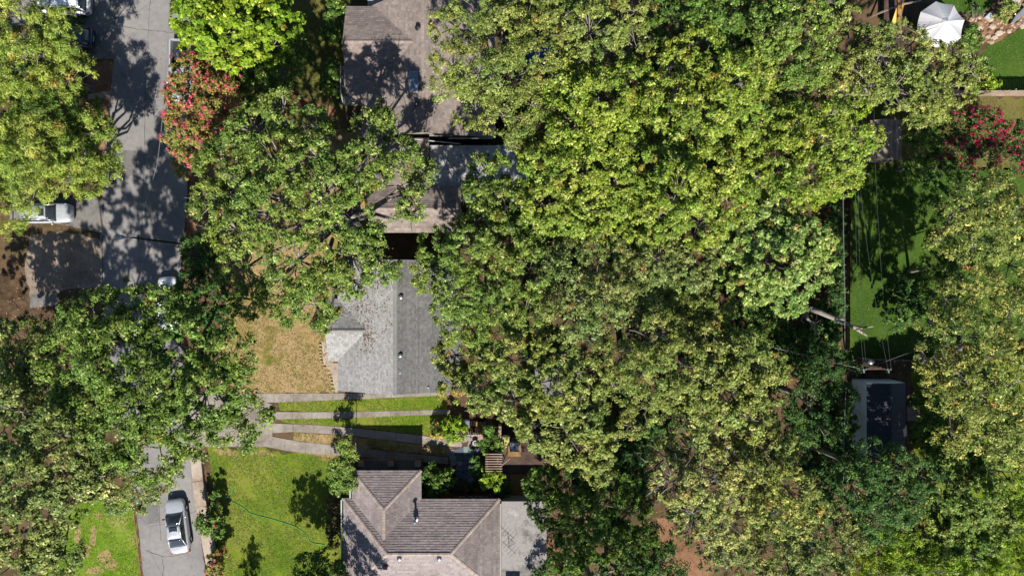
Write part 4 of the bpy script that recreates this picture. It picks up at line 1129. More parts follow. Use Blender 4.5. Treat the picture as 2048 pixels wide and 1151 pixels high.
# blue tarpaulin under the trees
m_ = MB(); V = []; rs = random.Random(8)
for j in range(7):
    for i in range(7):
        V.append((-1.1+2.2*i/6+rs.uniform(-.1,.1), -1+2*j/6+rs.uniform(-.1,.1), .9-.5*((i-3)**2+(j-3)**2)/18+rs.uniform(-.06,.06)))
m_.add(V, [(j*7+i, j*7+i+1, (j+1)*7+i+1, (j+1)*7+i) for j in range(6) for i in range(6)])
o = m_.build('tarpaulin', M['blue'], None, True); o.location = P(1078,112); o.modifiers.new('t','SOLIDIFY').thickness = .01; tag(o, 'blue tarpaulin glimpsed through the canopy by the brown house', 'tarpaulin')
e = empty('timber_pallet', P(1822,825)); tag(e, 'small sunlit board stack beside the metal shed', 'boards')
for k in range(5):
    m_ = MB(); m_.box(-.55+k*.2,-.55+k*.2+.19,-.6,.6,.0,.55+.02*(k%2)); m_.build('board', M['wood_pink'], e)
# ------------------------------------------------------------------ vehicles
def loft(st):
    """stations (x, half width, z low, z shoulder, z top) -> one closed body"""
    m_ = MB(); rings = []
    for (x, w, zl, zs, zt) in st:
        half = [(0,zl),(w*.85,zl),(w*.98,zl+(zs-zl)*.25),(w,zl+(zs-zl)*.65),(w*.96,zs),(w*.82,zs+(zt-zs)*.75),(w*.45,zt),(0,zt+.012)]
        ring = [(x, y, z) for y, z in half] + [(x, -y, z) for y, z in half[-2:0:-1]]
        rings.append(ring)
    n = len(rings[0]); vs_ = [v for r in rings for v in r]
    fs = [(i*n+j, (i+1)*n+j, (i+1)*n+(j+1)%n, i*n+(j+1)%n) for i in range(len(rings)-1) for j in range(n)]
    fs.append(tuple(range(n))); fs.append(tuple(range(len(rings)*n-1, (len(rings)-1)*n-1, -1)))
    m_.add(vs_, fs); return m_
def quad_panel(c, t=.012, n=4, bulge=0.02):
    """bulged panel through four corners (a b c d)"""
    a, b, c_, d = [np.array(v, float) for v in c]
    nr = np.cross(b-a, d-a); nr /= np.linalg.norm(nr)
    V = []
    for j in range(n+1):
        for i in range(n+1):
            u, v = i/n, j/n
            V.append(a*(1-u)*(1-v)+b*u*(1-v)+c_*u*v+d*(1-u)*v + nr*bulge*(4*u*(1-u))*(.4+2.4*v*(1-v)))
    m_ = MB(); m_.add(V, [(j*(n+1)+i, j*(n+1)+i+1, (j+1)*(n+1)+i+1, (j+1)*(n+1)+i) for j in range(n) for i in range(n)])
    return m_
def solid(o, t):
    s = o.modifiers.new('t', 'SOLIDIFY'); s.thickness = t; s.offset = 0; return o
def wheels(e, xs, w, r=.33):
    for x in xs:
        for s in (-1, 1):
            m_ = MB(); prof = [(r*.62,-.11),(r*.93,-.11),(r,-.07),(r,.07),(r*.93,.11),(r*.62,.11)]
            V = []; n = 20
            for (rr, yy) in prof:
                V += [(x+rr*math.cos(t), s*(w-.09)+yy, r+rr*math.sin(t)) for t in np.arange(n)*2*PI/n]
            m_.add(V, [(i*n+j, i*n+(j+1)%n, ((i+1)%6)*n+(j+1)%n, ((i+1)%6)*n+j) for i in range(6) for j in range(n)])
            wh = m_.build('wheel', M['black'], e, True)
            m_ = MB(); V = [(x, s*(w+.0), r)] + [(x+r*.6*math.cos(t), s*(w-.02), r+r*.6*math.sin(t)) for t in np.arange(n)*2*PI/n]
            m_.add(V, [(0, 1+j, 1+(j+1)%n) for j in range(n)]); m_.build('rim', M['rim'], wh)
def make_car(name, label, px, py, ang, body, kind='sedan', sunroof=False, cat='car', scale=1.):
    e = empty(name, P(px, py, 0), R(ang)); tag(e, label, cat); e.location.z = .012; e.scale = (scale,)*3
    if kind == 'sedan':
        st = [(2.36,.5,.34,.52,.58),(2.28,.70,.26,.58,.66),(2.05,.82,.2,.64,.75),(1.6,.88,.18,.70,.84),(1.05,.90,.18,.76,.92),(.4,.905,.18,.80,.95),(-.8,.905,.18,.83,.97),(-1.4,.90,.18,.85,.99),(-1.9,.86,.2,.86,1.01),(-2.2,.78,.26,.82,.98),(-2.34,.62,.4,.74,.86)]
        gb = dict(fb=1.15, ft=.35, rt=-.85, rb=-1.72, wb=.74, wt=.56, zb=.95, zt=1.42)
    elif kind == 'suv':
        st = [(2.34,.58,.4,.66,.74),(2.24,.76,.3,.76,.86),(2.0,.86,.26,.84,.96),(1.5,.92,.24,.9,1.05),(.9,.93,.24,.96,1.1),(0,.93,.24,.98,1.12),(-1.2,.93,.24,1.0,1.12),(-2.0,.91,.26,1.0,1.1),(-2.25,.86,.32,.96,1.06),(-2.34,.74,.42,.86,.98)]
        gb = dict(fb=1.1, ft=.5, rt=-1.85, rb=-2.22, wb=.80, wt=.64, zb=1.08, zt=1.66)
    else:
        st = [(2.75,.62,.45,.78,.88),(2.62,.84,.36,.9,1.0),(2.3,.94,.32,.98,1.08),(1.7,.97,.3,1.02,1.14),(1.2,.97,.3,1.04,1.16),(.4,.97,.3,1.05,1.16),(-.45,.97,.3,1.05,1.12)]
        gb = dict(fb=1.35, ft=.7, rt=-.2, rb=-.42, wb=.84, wt=.68, zb=1.12, zt=1.78)
    smoothed(loft(st).build('body', body, e, True), .02, 1)
    g = gb
    fb, ft, rt, rb, wb, wt, zb, zt = (g[k] for k in ('fb','ft','rt','rb','wb','wt','zb','zt'))
    # roof panel and pillars
    solid(quad_panel([(rt,-wt,zt),(ft,-wt,zt),(ft,wt,zt),(rt,wt,zt)], bulge=.035).build('roof', body, e, True), .03)
    def lerp(a, b, f): return tuple(a[i]+(b[i]-a[i])*f for i in range(3))
    F0, F1 = (fb,-wb,zb), (fb,wb,zb); T0, T1 = (ft,-wt,zt-.01), (ft,wt,zt-.01)
    B0, B1 = (rb,-wb,zb+.03), (rb,wb,zb+.03); U0, U1 = (rt,-wt,zt-.01), (rt,wt,zt-.01)
    solid(quad_panel([F0,F1,T1,T0], bulge=.05).build('windscreen', M['glass'], e, True), .02)
    solid(quad_panel([B1,B0,U0,U1], bulge=.04).build('rear_window', M['glass'], e, True), .02)
    for s in (-1, 1):
        bl = [(rb,s*wb,zb+.02),(fb,s*wb,zb),(ft,s*wt,zt-.02),(rt,s*wt,zt-.02)]
        for (f0, f1) in ((.04,.30),(.33,.62),(.65,.95)):
            c = [lerp(bl[0],bl[1],f0), lerp(bl[0],bl[1],f1), lerp(bl[3],bl[2],f1), lerp(bl[3],bl[2],f0)]
            if s > 0: c = [c[1], c[0], c[3], c[2]]
            solid(quad_panel(c, bulge=.015).build('side_window', M['glass'], e, True), .02)
        for (p, q) in ((bl[1], bl[2]), (bl[0], bl[3]), (bl[2], bl[3])):
            m_ = MB(); m_.tube([p, q], .045, 6); m_.build('pillar', body, e, True)
        for f in (.315, .635):
            m_ = MB(); m_.tube([lerp(bl[0],bl[1],f), lerp(bl[3],bl[2],f)], .03, 6); m_.build('pillar', M['black'], e)
        m_ = MB(); m_.tube([(fb-.35,s*(wb+.12),zb-.02),(fb-.33,s*(wb+.3),zb+.06)], [.05,.09], 8); mr = m_.build('mirror', body if s < 0 else M['black'], e, True)
    x0, xr = st[0][0], st[-1][0]
    w0 = st[1][1]
    for s in (-1, 1):
        m_ = MB(); m_.add([(x0-.02,s*w0*.55,st[0][3]),(x0-.28,s*(w0+.06),st[1][3]+.02),(x0-.55,s*(w0+.075),st[2][3]+.07),(x0-.2,s*w0*.62,st[1][4]+.012)], [(0,1,2,3) if s > 0 else (3,2,1,0)])
        solid(m_.build('headlight', M['lens'], e), .03)
        if kind != 'pickup':
            zr = st[-2][3]; wr = st[-2][1]
            m_ = MB(); m_.box(xr-.01, xr+.22, s*wr*.98-.1, s*wr*.98+.06, zr-.2, zr-.02); smoothed(m_.build('tail_light', M['red'], e), .02, 2)
    if sunroof:
        solid(quad_panel([(ft-.62,-.36,zt+.035),(ft-.12,-.36,zt+.035),(ft-.12,.36,zt+.035),(ft-.62,.36,zt+.035)], bulge=.01).build('sunroof', M['glass'], e, True), .015)
    if kind == 'suv':
        for s in (-1, 1):
            m_ = MB(); m_.tube([(ft-.15,s*(wt-.03),zt+.02),(ft-.3,s*(wt-.03),zt+.07),(rt+.3,s*(wt-.03),zt+.07),(rt+.15,s*(wt-.03),zt+.02)], .022, 6); m_.build('roof_rail', M['darksteel'], e)
        m_ = MB(); m_.box(rb-.12, rb+.05, -.42, .42, .5, .62); m_.build('bumper_step', M['darksteel'], e)
        m_ = MB(); m_.box(xr-.03, xr+.01, -.26, .26, .66, .78); m_.build('number_plate', M['white'], e)
    if kind == 'pickup':
        xb0, xb1 = -.5, -2.75
        for s in (-1, 1):
            m_ = MB(); m_.box(xb1, xb0, s*.97-(.1 if s > 0 else 0), s*.97+(0 if s > 0 else .1), .45, 1.13); smoothed(m_.build('bed_side', body, e), .03, 2)
        m_ = MB(); m_.box(xb1, xb0, -.868, .868, .5, .64); m_.build('bed_floor', M['black'], e)
        m_ = MB(); m_.box(xb1-.06, xb1-.005, -.9, .9, .5, 1.1); smoothed(m_.build('tailgate', body, e), .02, 2)
        m_ = MB(); m_.box(xb1-.2, xb1-.07, -.9, .9, .42, .56); m_.build('bumper', M['rim'], e)
        m_ = MB(); m_.box(-1.9, -.9, -.55, .35, .645, .98); smoothed(m_.build('load', M['bluecar'], e), .12, 3)
        wheels(e, (1.75, -1.75), .97, .37)
    else:
        wheels(e, (1.42, -1.38), st[4][1], .33 if kind == 'sedan' else .36)
    return e
make_car('silver_sedan', 'silver sedan with dark sunroof parked beside the low retaining wall', 362, 1046, 98, M['silver'], 'sedan', True)
make_car('white_car', 'white sport utility car on the top drive, tail towards the street', 138, 14, 178, M['whitecar'], 'suv')
make_car('dark_blue_car', 'dark blue car on the drive, half under the feathery trees', 146, 80, 176, M['bluecar'], 'suv', False, 'car', .96)
make_car('silver_wagon', 'silver car with black glass nosing out from feathery trees by gravel bay', 104, 428, 1, M['silver'], 'suv', True, 'car', .95)
make_car('pickup_truck', 'pale pickup truck with dark open bed beside the pink flowering tree', 372, 150, 269, M['greycar'], 'pickup', False, 'truck')
make_car('white_sedan', 'white car almost hidden below the dark bottom canopy beside the street', 344, 606, 94, M['whitecar'], 'sedan')

# ------------------------------------------------------------------ trees
PALS = {
 'oak':    [(.095,.145,.030),(.135,.185,.045),(.060,.100,.020),(.20,.22,.10)],
 'olive':  [(.126,.160,.038),(.168,.195,.062),(.085,.116,.027),(.23,.23,.11)],
 'lime':   [(.136,.188,.026),(.178,.226,.042),(.090,.138,.020),(.24,.25,.09)],
 'bright': [(.120,.190,.014),(.165,.235,.024),(.075,.130,.010),(.23,.27,.06)],
 'pale':   [(.115,.180,.045),(.24,.28,.12),(.072,.130,.028),(.18,.23,.07)],
 'feather':[(.165,.220,.040),(.210,.250,.065),(.105,.155,.025),(.25,.26,.10)],
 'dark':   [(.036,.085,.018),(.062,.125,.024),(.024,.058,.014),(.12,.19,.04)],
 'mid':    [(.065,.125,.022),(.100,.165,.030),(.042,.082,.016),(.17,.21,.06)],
 'grey':   [(.105,.140,.044),(.150,.175,.065),(.072,.098,.028),(.22,.23,.12)],
 'yellow': [(.170,.190,.055),(.125,.155,.045),(.085,.115,.032),(.29,.26,.09)],
 'myrtle': [(.135,.145,.036),(.185,.165,.05),(.20,.125,.055),(.095,.11,.025)],
 'deep':   [(.078,.128,.026),(.112,.165,.036),(.048,.084,.017),(.17,.20,.08)],
 'straw':  [(.235,.240,.090),(.180,.200,.070),(.120,.140,.050),(.31,.29,.14)],
 'rust':   [(.16,.11,.04),(.11,.09,.035),(.08,.07,.03)],
}
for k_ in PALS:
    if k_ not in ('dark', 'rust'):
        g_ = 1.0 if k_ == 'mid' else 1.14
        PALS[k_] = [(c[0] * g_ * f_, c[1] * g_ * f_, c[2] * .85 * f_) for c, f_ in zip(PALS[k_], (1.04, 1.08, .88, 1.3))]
PINK = [(.58,.09,.14),(.50,.055,.10),(.62,.19,.22)]
RED = [(.30,.010,.05),(.40,.02,.085),(.23,.006,.04)]
def leaf_mesh(rng, cen, rc, m, L, W, flat, upw, pal, cvar=.16, weights=None):
    n = len(cen); N = n * m
    c = np.repeat(cen, m, 0); r = np.repeat(rc, m)[:, None]
    d = rng.normal(size=(N, 3)); d /= np.linalg.norm(d, axis=1, keepdims=True)
    rad = rng.random((N, 1)) ** .55
    off = d * rad * r; off[:, 2] *= flat
    an = np.repeat(rng.uniform(0, PI, n), m); st = np.repeat(rng.uniform(.75, 1.7, n), m)      # sprays are longer one way
    ca, sa = np.cos(an), np.sin(an); ua = (off[:,0]*ca + off[:,1]*sa) * st; va = (-off[:,0]*sa + off[:,1]*ca) / np.sqrt(st)
    off[:,0] = ua*ca - va*sa; off[:,1] = ua*sa + va*ca
    p = c + off
    nr = d * .8 + rng.normal(size=(N, 3)) * .35; nr[:, 2] += upw
    nr /= np.linalg.norm(nr, axis=1, keepdims=True)
    t = d + rng.normal(size=(N, 3)) * .6; t -= nr * (t * nr).sum(1, keepdims=True); t /= np.linalg.norm(t, axis=1, keepdims=True) + 1e-9
    b = np.cross(nr, t)
    s = rng.uniform(.65, 1.3, (N, 1))
    l_ = L * s; w_ = W * s
    V = np.empty((N, 3, 3), dtype=np.float32)
    V[:, 0] = p - t * l_ * .45 + b * w_ * .55
    V[:, 1] = p - t * l_ * .45 - b * w_ * .55
    V[:, 2] = p + t * l_ * .62 - nr * l_ * .08
    F = np.arange(N * 3, dtype=np.int32).reshape(N, 3)
    pal = np.array(pal)
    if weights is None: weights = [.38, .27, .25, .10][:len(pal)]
    weights = np.array(weights) / np.sum(weights)
    ci = rng.choice(len(pal), size=N, p=weights); cb = np.repeat(rng.choice(len(pal), size=n, p=weights), m)
    ci = np.where(rng.random(N) < .4, cb, ci)
    C = pal[ci] * (1 + np.repeat(rng.normal(size=n), m)[:, None] * cvar) * rng.uniform(.62, 1.38, (N, 1))
    hue = np.sin(cen[:,0]*.9+cen[:,1]*.4+L*90)*.5+np.sin(cen[:,1]*1.3-cen[:,0]*.5+W*70)*.5+rng.normal(size=n)*.55     # branches turn at different times
    hue = np.repeat(hue, m)[:, None]
    C = C * (1 + hue * np.array([[.13, .04, .02]]))
    old = np.repeat(rng.random(n) < .015, m); C[old] = C[old] * np.array([1.25, .72, .8])
    return V.reshape(-1, 3), F, np.clip(C, .008, .7)
class Tubes:
    def __init__(s): s.V = []; s.F = []; s.n = 0
    def add(s, pts, rad, k=5):
        pts = np.array(pts, float); m = len(pts)
        d = np.gradient(pts, axis=0); d /= np.linalg.norm(d, axis=1, keepdims=True) + 1e-9
        ref = np.where(np.abs(d[:, 2:3]) < .9, np.array([[0, 0, 1.]]), np.array([[1., 0, 0]]))
        a = np.cross(d, ref); a /= np.linalg.norm(a, axis=1, keepdims=True) + 1e-9; b = np.cross(a, d)
        th = np.arange(k) * 2 * PI / k
        ring = pts[:, None] + (a[:, None] * np.cos(th)[None, :, None] + b[:, None] * np.sin(th)[None, :, None]) * np.array(rad)[:, None, None]
        s.V.append(ring.reshape(-1, 3))
        i = np.arange(m - 1)[:, None] * k; j = np.arange(k)[None]
        f = np.stack([i + j, i + (j + 1) % k, i + k + (j + 1) % k, i + k + j], -1).reshape(-1, 4) + s.n
        s.F.append(f); s.n += m * k
    def build(s, name, mat, parent):
        return np_mesh(name, np.concatenate(s.V), np.concatenate(s.F), mat, parent, None, True)
LEAFCOUNT = [0]
def tree(name, label, blobs, z, pal, cat='tree', group=None, L=.14, W=.10, dens=1.0, rc=(.16, .44), per=46, gap=.27, seed=1, bark='bark', dome=3.2, squash=.8,
         flowers=None, ffrac=.15, trunk_r=.26, twigs=6, mat='leaf', flat=.5, upw=1.0, part='crown', zmin=None, multi=1, bare=0, stem=None, fsize=.15):
    if z >= 7 and trunk_r >= .2: z += 2.8
    rng = np.random.default_rng(seed)
    if mat == 'leaf' and trunk_r >= .2:                 # every tree its own leaf size and spray size
        f_ = rng.uniform(.85, 1.18); L *= f_; W *= f_ * rng.uniform(.85, 1.15); g_ = rng.uniform(.85, 1.2); rc = (rc[0] * g_, rc[1] * g_)
    B = np.array([(b[0], b[1]) for b in blobs], float); rp_ = np.array([b[2] for b in blobs], float)
    cen = B.mean(0); far = np.linalg.norm(B - cen, axis=1); mx = max(far.max(), 1)
    zz = np.array([ (b[3] if len(b) > 3 else z + dome * (1 - (far[i]/mx)**2) * .8 + rng.normal() * .35) for i, b in enumerate(blobs)])
    W3 = np.array([P(B[i,0], B[i,1], zz[i]) for i in range(len(B))])
    rw = rp_ / S * (H - zz) / H
    base = np.array(P(cen[0], cen[1], zz.mean())); base[2] = 0
    e = empty(name, tuple(base)); tag(e, label, cat, group)
    ph = rng.uniform(0, 6.28, 9); fr = rng.uniform(.55, 1.25, 9)
    cl = []; rcs = []; tw = []
    tb = Tubes()
    top = W3.copy()
    foot = np.array(P(*stem)) - base if stem else np.zeros(3)
    fork0 = np.array((rng.normal()*.2, rng.normal()*.2, max(.35, zz.mean() * .42))); tip = np.array((rng.normal()*.5, rng.normal()*.5, zz.mean() * .86)); fork = fork0
    if trunk_r:
        for s_ in range(multi):
            o_ = np.array((rng.normal(), rng.normal(), 0)) * (.25 if multi > 1 else 0)
            tb.add([foot + o_ + (0, 0, -.15), foot * .98 + o_ + (0, 0, .3), foot * .7 + o_ * .6 + fork * (.5, .5, .55), foot * .4 + fork, (fork + tip) / 2 + rng.normal(size=3) * .15, tip], np.array([1.35, 1.05, .9, .75, .5, .22]) * trunk_r / math.sqrt(multi), 9)
    for i in range(len(B)):
        c = W3[i] - base; r = rw[i]
        area = PI * r * r
        n = max(5, int(area * 3.0 * dens / (PI * ((rc[0] + rc[1]) / 2) ** 2) ))
        d = rng.normal(size=(n, 3)); d /= np.linalg.norm(d, axis=1, keepdims=True)
        d[:, 2] = np.where(d[:, 2] < -.25, -d[:, 2], d[:, 2])
        k = rng.uniform(.55, 1.06, (n, 1)) ** .5
        p = c + d * k * r * np.array((1, 1, squash))
        p[:, 2] += rng.normal(size=n) * .28 * min(1, r / 1.5)
        # boughs: gather the clumps on a few rounded sprays inside the blob
        nb = max(3, int(area * 1.5)); bc = p[rng.integers(n, size=nb)]
        dist = ((p[:, None, :2] - bc[None, :, :2]) ** 2).sum(2); bi = dist.argmin(1)
        p = p + (bc[bi] - p) * np.array((.14, .14, .3)) * min(1, r / 1.2)
        p[:, 2] -= np.sqrt(dist.min(1)) * .3 * min(1, r / 1.5)
        # uneven foliage: drop clumps where a smooth random field is low
        w = p + base
        f = np.sin(w[:,0]*fr[0]*2+ph[0]) * np.sin(w[:,1]*fr[1]*2+ph[1]) + .7*np.sin(w[:,0]*fr[2]*3.1+w[:,2]*2+ph[2]) * np.sin(w[:,1]*fr[3]*2.7+ph[3]) + rng.normal(size=n)*.35
        keep = f > np.quantile(f, gap)
        p = p[keep]
        if zmin is not None: p[:,2] = np.maximum(p[:,2], zmin)
        else: p[:, 2] = np.maximum(p[:, 2], .12)
        cl.append(p); rcs.append(rng.uniform(rc[0], rc[1], len(p)))
        if trunk_r:
            fork = fork0 + (tip - fork0) * rng.uniform(0, .8)
            mid = (fork + c) / 2 + np.array((rng.normal()*.3, rng.normal()*.3, -.25 + rng.normal()*.2))
            inner = c - np.array((0, 0, r * squash * .35))
            r0 = trunk_r * .42
            tb.add([fork * (1, 1, .97), fork + (mid-fork)*.5 + rng.normal(size=3)*.12, mid, (mid+inner)/2 + rng.normal(size=3)*.15, inner], np.array([1, .85, .7, .55, .45]) * r0, 6)
            for q in range(min(twigs, len(p))):
                tgt = p[rng.integers(len(p))]
                m1 = inner + (tgt - inner) * .5 + rng.normal(size=3) * .18
                tb.add([inner, m1, tgt, tgt + (tgt - m1) * .35 + rng.normal(size=3) * .1], np.array([.4, .26, .14, .06]) * r0, 5)
            for q in range(bare):
                dd = rng.normal(size=3); dd[2] = abs(dd[2]) * .6; dd /= np.linalg.norm(dd)
                s0 = inner + dd * r * .3; s1 = inner + dd * r * .75 + rng.normal(size=3) * .15; s2 = inner + dd * r * 1.1 + rng.normal(size=3) * .3
                tb.add([s0, s1, s2], [.05, .034, .012], 4)
    cl = np.concatenate(cl); rcs = np.concatenate(rcs)
    if trunk_r: tb.build('trunk', M[bark], e)
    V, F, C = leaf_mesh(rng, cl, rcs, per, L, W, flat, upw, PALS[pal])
    LEAFCOUNT[0] += len(F)
    o = np_mesh(part, V, F, M[mat], e, C); o['kind'] = 'stuff'
    if flowers:
        outer = cl[:, 2] > np.quantile(cl[:, 2], .15)
        cand = np.where(outer)[0]; q_ = cl[cand]; fl = np.sin(q_[:,0]*2.1+seed)*np.sin(q_[:,1]*2.4+seed*2)+.6*np.sin(q_[:,0]*4.3+q_[:,1]*3.7)+rng.normal(size=len(cand))*.3
        cand = cand[fl > np.quantile(fl, 1-ffrac)]
        if len(cand):
            fc = cl[cand] + np.array((0, 0, .28)) + rng.normal(size=(len(cand), 3)) * .18
            V, F, C = leaf_mesh(rng, fc, rng.uniform(.06, fsize, len(cand)), 18, .11, .09, .9, .5, flowers, .1, [.4, .35, .25])
            o = np_mesh('blossom', V, F, M['petal'], e, C); o['kind'] = 'stuff'
    return e
GA = 'trees of the wooded block'
FE = dict(L=.22, W=.06, per=72, rc=(.26,.58), mat='needle', flat=.42, upw=.8, gap=.2)
tree('feathery_tree', 'feathery yellow green tree over the white and blue cars', [(40,50,80),(105,55,50),(130,95,42),(60,130,80),(140,150,45),(20,210,70),(110,180,55),(-50,120,80)], 5.9, 'feather', seed=1, **FE)
tree('feathery_tree', 'feathery yellow green tree over the silver car by the gravel bay', [(195,262,42),(185,320,48),(212,298,32),(208,342,32),(60,395,34),(160,352,50),(60,300,80),(90,345,58),(15,420,55),(20,330,80),(100,300,60),(185,365,36),(-50,360,80)], 5.9, 'feather', seed=2, **FE)
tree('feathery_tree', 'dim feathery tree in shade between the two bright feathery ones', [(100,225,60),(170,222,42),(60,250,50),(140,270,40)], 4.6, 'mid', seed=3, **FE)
tree('broadleaf_tree', 'dark leafy tree over the street, above the silver sedan', [(190,650,75),(265,620,62),(340,625,55),(150,725,80),(245,715,95),(350,690,80),(440,710,70),(300,790,95),(400,790,75),(470,760,40),(505,820,45),(470,862,50),(390,860,60),(240,850,90),(310,900,70),(180,800,70)], 12.0, 'deep', seed=4, dens=1.1, stem=(395,725))
tree('broadleaf_tree', 'grey green leafy tree filling the lower corner beside bright lawn', [(40,700,70,6.5),(95,755,60,7),(30,770,70,7.5),(40,850,85,9),(120,880,75),(50,960,85),(150,960,60),(200,955,55),(70,1060,80),(20,1130,80),(120,1105,55),(-50,800,80),(-60,1000,90),(110,1010,60),(-40,680,60,6.5)], 11.6, 'grey', seed=5, gap=.33)
tree('flowering_tree', 'leafy tree with a few red blossoms beside the bright lawn', [(215,915,45),(255,955,45),(285,990,35),(235,1000,32),(320,960,30)], 5.5, 'grey', seed=6, flowers=RED, ffrac=.02, trunk_r=.14, multi=3)
tree('broadleaf_tree', 'bright green glossy tree at the street above the pickup', [(390,30,50),(440,50,65),(500,40,70),(560,40,45),(470,90,60),(390,75,35),(430,-30,70),(520,-30,70),(540,90,40)], 6.8, 'bright', seed=7, L=.21, W=.17, per=32, gap=.2)
tree('broadleaf_tree', 'dark leafy understorey tree between bright green tree and pink blossoms', [(560,140,45),(520,170,50),(480,140,45),(590,90,30),(530,220,35)], 3.8, 'mid', seed=8, trunk_r=.15)
tree('flowering_tree', 'large pink blossomed crape myrtle beside the pickup truck', [(395,150,50),(440,140,45),(375,190,45),(430,200,55),(380,250,50),(440,260,50),(400,295,45),(460,180,35),(372,345,18),(352,195,26),(346,240,24),(352,285,24),(362,320,20),(415,110,35)], 5.2, 'myrtle', seed=9, flowers=PINK, ffrac=.62, trunk_r=.13, multi=4, L=.14, W=.10, per=46, fsize=.21)
tree('broadleaf_tree', 'broad oak with pale limbs between the street and the two houses', [(560,225,48),(505,265,60),(445,330,55),(425,400,48),(465,455,60),(485,535,52),(505,600,42),(565,600,55),(630,610,50),(660,640,32),(590,520,65),(540,420,75),(550,330,70),(640,320,65),(630,250,38),(640,390,70),(700,440,55),(690,360,55),(750,260,45),(770,225,28),(740,330,55),(800,320,48),(845,345,32),(815,385,30),(820,430,30),(700,510,55),(760,525,45),(650,560,50),(740,480,40),(700,560,42),(480,380,50)], 8.4, 'oak', seed=10, dens=1.05, gap=.32, twigs=11, trunk_r=.42, bare=6)
tree('broadleaf_tree', 'olive leaved tree overhanging the brown roof with the skylight', [(895,55,48),(950,30,55),(1010,70,65),(905,130,50),(960,150,65),(1020,150,60),(950,215,50),(1010,230,55),(1060,40,60),(1075,120,50),(1070,210,45),(1000,-30,60),(880,175,28),(1040,270,35)], 9.0, 'olive', seed=11)
tree('broadleaf_tree', 'olive tree with pale bare limbs at the top edge, above the blue tarpaulin', [(1120,40,60),(1180,60,60),(1240,40,60),(1140,110,45),(1200,120,50),(1150,-20,60),(1230,-30,60),(1270,90,40)], 9.2, 'olive', seed=12, twigs=10, gap=.32, bare=7)
tree('broadleaf_tree', 'lime green tree just below the blue tarpaulin', [(1140,180,60),(1200,200,65),(1260,180,60),(1150,250,60),(1220,270,65),(1100,210,40),(1290,240,55)], 9.0, 'lime', seed=13)
tree('broadleaf_tree', 'lime green tree at the middle of the upper canopy', [(1340,140,65),(1400,120,65),(1450,170,65),(1340,210,60),(1410,220,65),(1470,240,55),(1500,150,55),(1380,290,55),(1320,270,45)], 9.8, 'lime', seed=14)
tree('broadleaf_tree', 'yellow green tree right of the white flat link', [(1090,340,58),(1150,350,62),(1100,410,60),(1170,420,65),(1230,360,60),(1060,300,36),(1240,430,55),(1190,480,40),(1120,290,40)], 8.8, 'lime', seed=15)
tree('broadleaf_tree', 'yellow green tree above the pale leaved tree in the middle canopy', [(1300,350,62),(1360,380,65),(1430,350,60),(1320,430,62),(1400,440,58),(1460,400,55),(1510,360,50),(1290,460,40),(1360,330,50)], 9.6, 'lime', seed=16)
tree('broadleaf_tree', 'tall lime tree reaching to the small plank shed', [(1530,240,60),(1590,260,60),(1640,290,60),(1700,290,50),(1550,320,60),(1620,350,60),(1680,340,45),(1740,275,30),(1570,390,45),(1500,300,50),(1655,235,36)], 8.8, 'lime', seed=17, twigs=8, bare=3)
tree('broadleaf_tree', 'dark green tree at the top edge between olive and lime crowns', [(1350,40,60),(1420,30,60),(1480,50,55),(1390,-30,60),(1320,70,35),(1460,95,40)], 7.2, 'mid', seed=18)
tree('broadleaf_tree', 'green tree at the top edge nearest the swing frame', [(1550,60,60),(1610,50,58),(1560,130,55),(1620,130,55),(1580,190,45),(1540,-10,60),(1640,0,50),(1520,120,40)], 8.0, 'oak', seed=19)
tree('broadleaf_tree', 'spreading olive tree below the white umbrella', [(1690,110,50),(1735,150,55),(1680,180,50),(1790,175,55),(1850,190,55),(1905,170,50),(1945,140,30),(1840,130,36),(1770,110,36),(1700,50,40),(1830,225,36),(1870,215,36),(1650,120,40),(1740,80,30),(1835,78,24),(1862,108,28),(1908,108,28),(1805,62,22),(1770,60,22)], 7.6, 'olive', seed=20, gap=.32, twigs=9, dens=.9, bare=4)
tree('broadleaf_tree', 'green tree between the white flat link and the brown rear gable', [(985,350,50),(960,395,45),(1010,410,55),(950,445,42),(1040,370,42),(1010,460,45)], 7.4, 'oak', seed=21)
tree('broadleaf_tree', 'dark oak overhanging the grey roof', [(880,490,50),(940,510,60),(860,550,42),(1000,500,58),(910,580,55),(975,590,65),(935,650,55),(1000,660,60),(1060,540,60),(1050,620,55),(890,620,30),(1060,470,45)], 8.0, 'oak', seed=22, gap=.28)
tree('broadleaf_tree', 'olive tree hanging over the deck and yellow bin', [(910,710,48),(912,775,38),(965,740,55),(965,792,38),(1030,800,50),(1020,720,58),(1080,850,52),(1100,780,60),(1130,890,48),(1170,840,48),(1190,900,45),(1200,940,32),(1110,710,55),(1170,760,50),(1195,870,40)], 8.4, 'olive', seed=23, gap=.26, twigs=8, bare=3)
tree('broadleaf_tree', 'olive brown tree over the dark gap in the middle', [(1130,540,62),(1200,520,62),(1140,620,60),(1210,600,62),(1270,560,60),(1100,680,40),(1180,680,45),(1290,620,45)], 8.6, 'grey', seed=24)
tree('broadleaf_tree', 'olive tree south of the dark gap in the middle canopy', [(1330,600,58),(1380,640,58),(1320,670,52),(1290,740,60),(1240,720,48),(1350,730,60),(1300,810,45),(1230,780,40),(1260,850,30)], 8.8, 'olive', seed=25, gap=.3)
tree('broadleaf_tree', 'brownish olive tree beside the pale leaved tree', [(1320,520,55),(1380,530,55),(1260,480,45),(1400,580,42),(1430,480,40)], 7.6, 'grey', seed=26)
tree('broadleaf_tree', 'pale whitish green leaved tree beside the wires', [(1540,450,60),(1600,490,58),(1490,480,52),(1550,530,62),(1620,540,45),(1500,570,50),(1580,590,48),(1450,540,40),(1640,480,32),(1520,420,40)], 8.4, 'pale', seed=27, L=.18, W=.13, gap=.22)
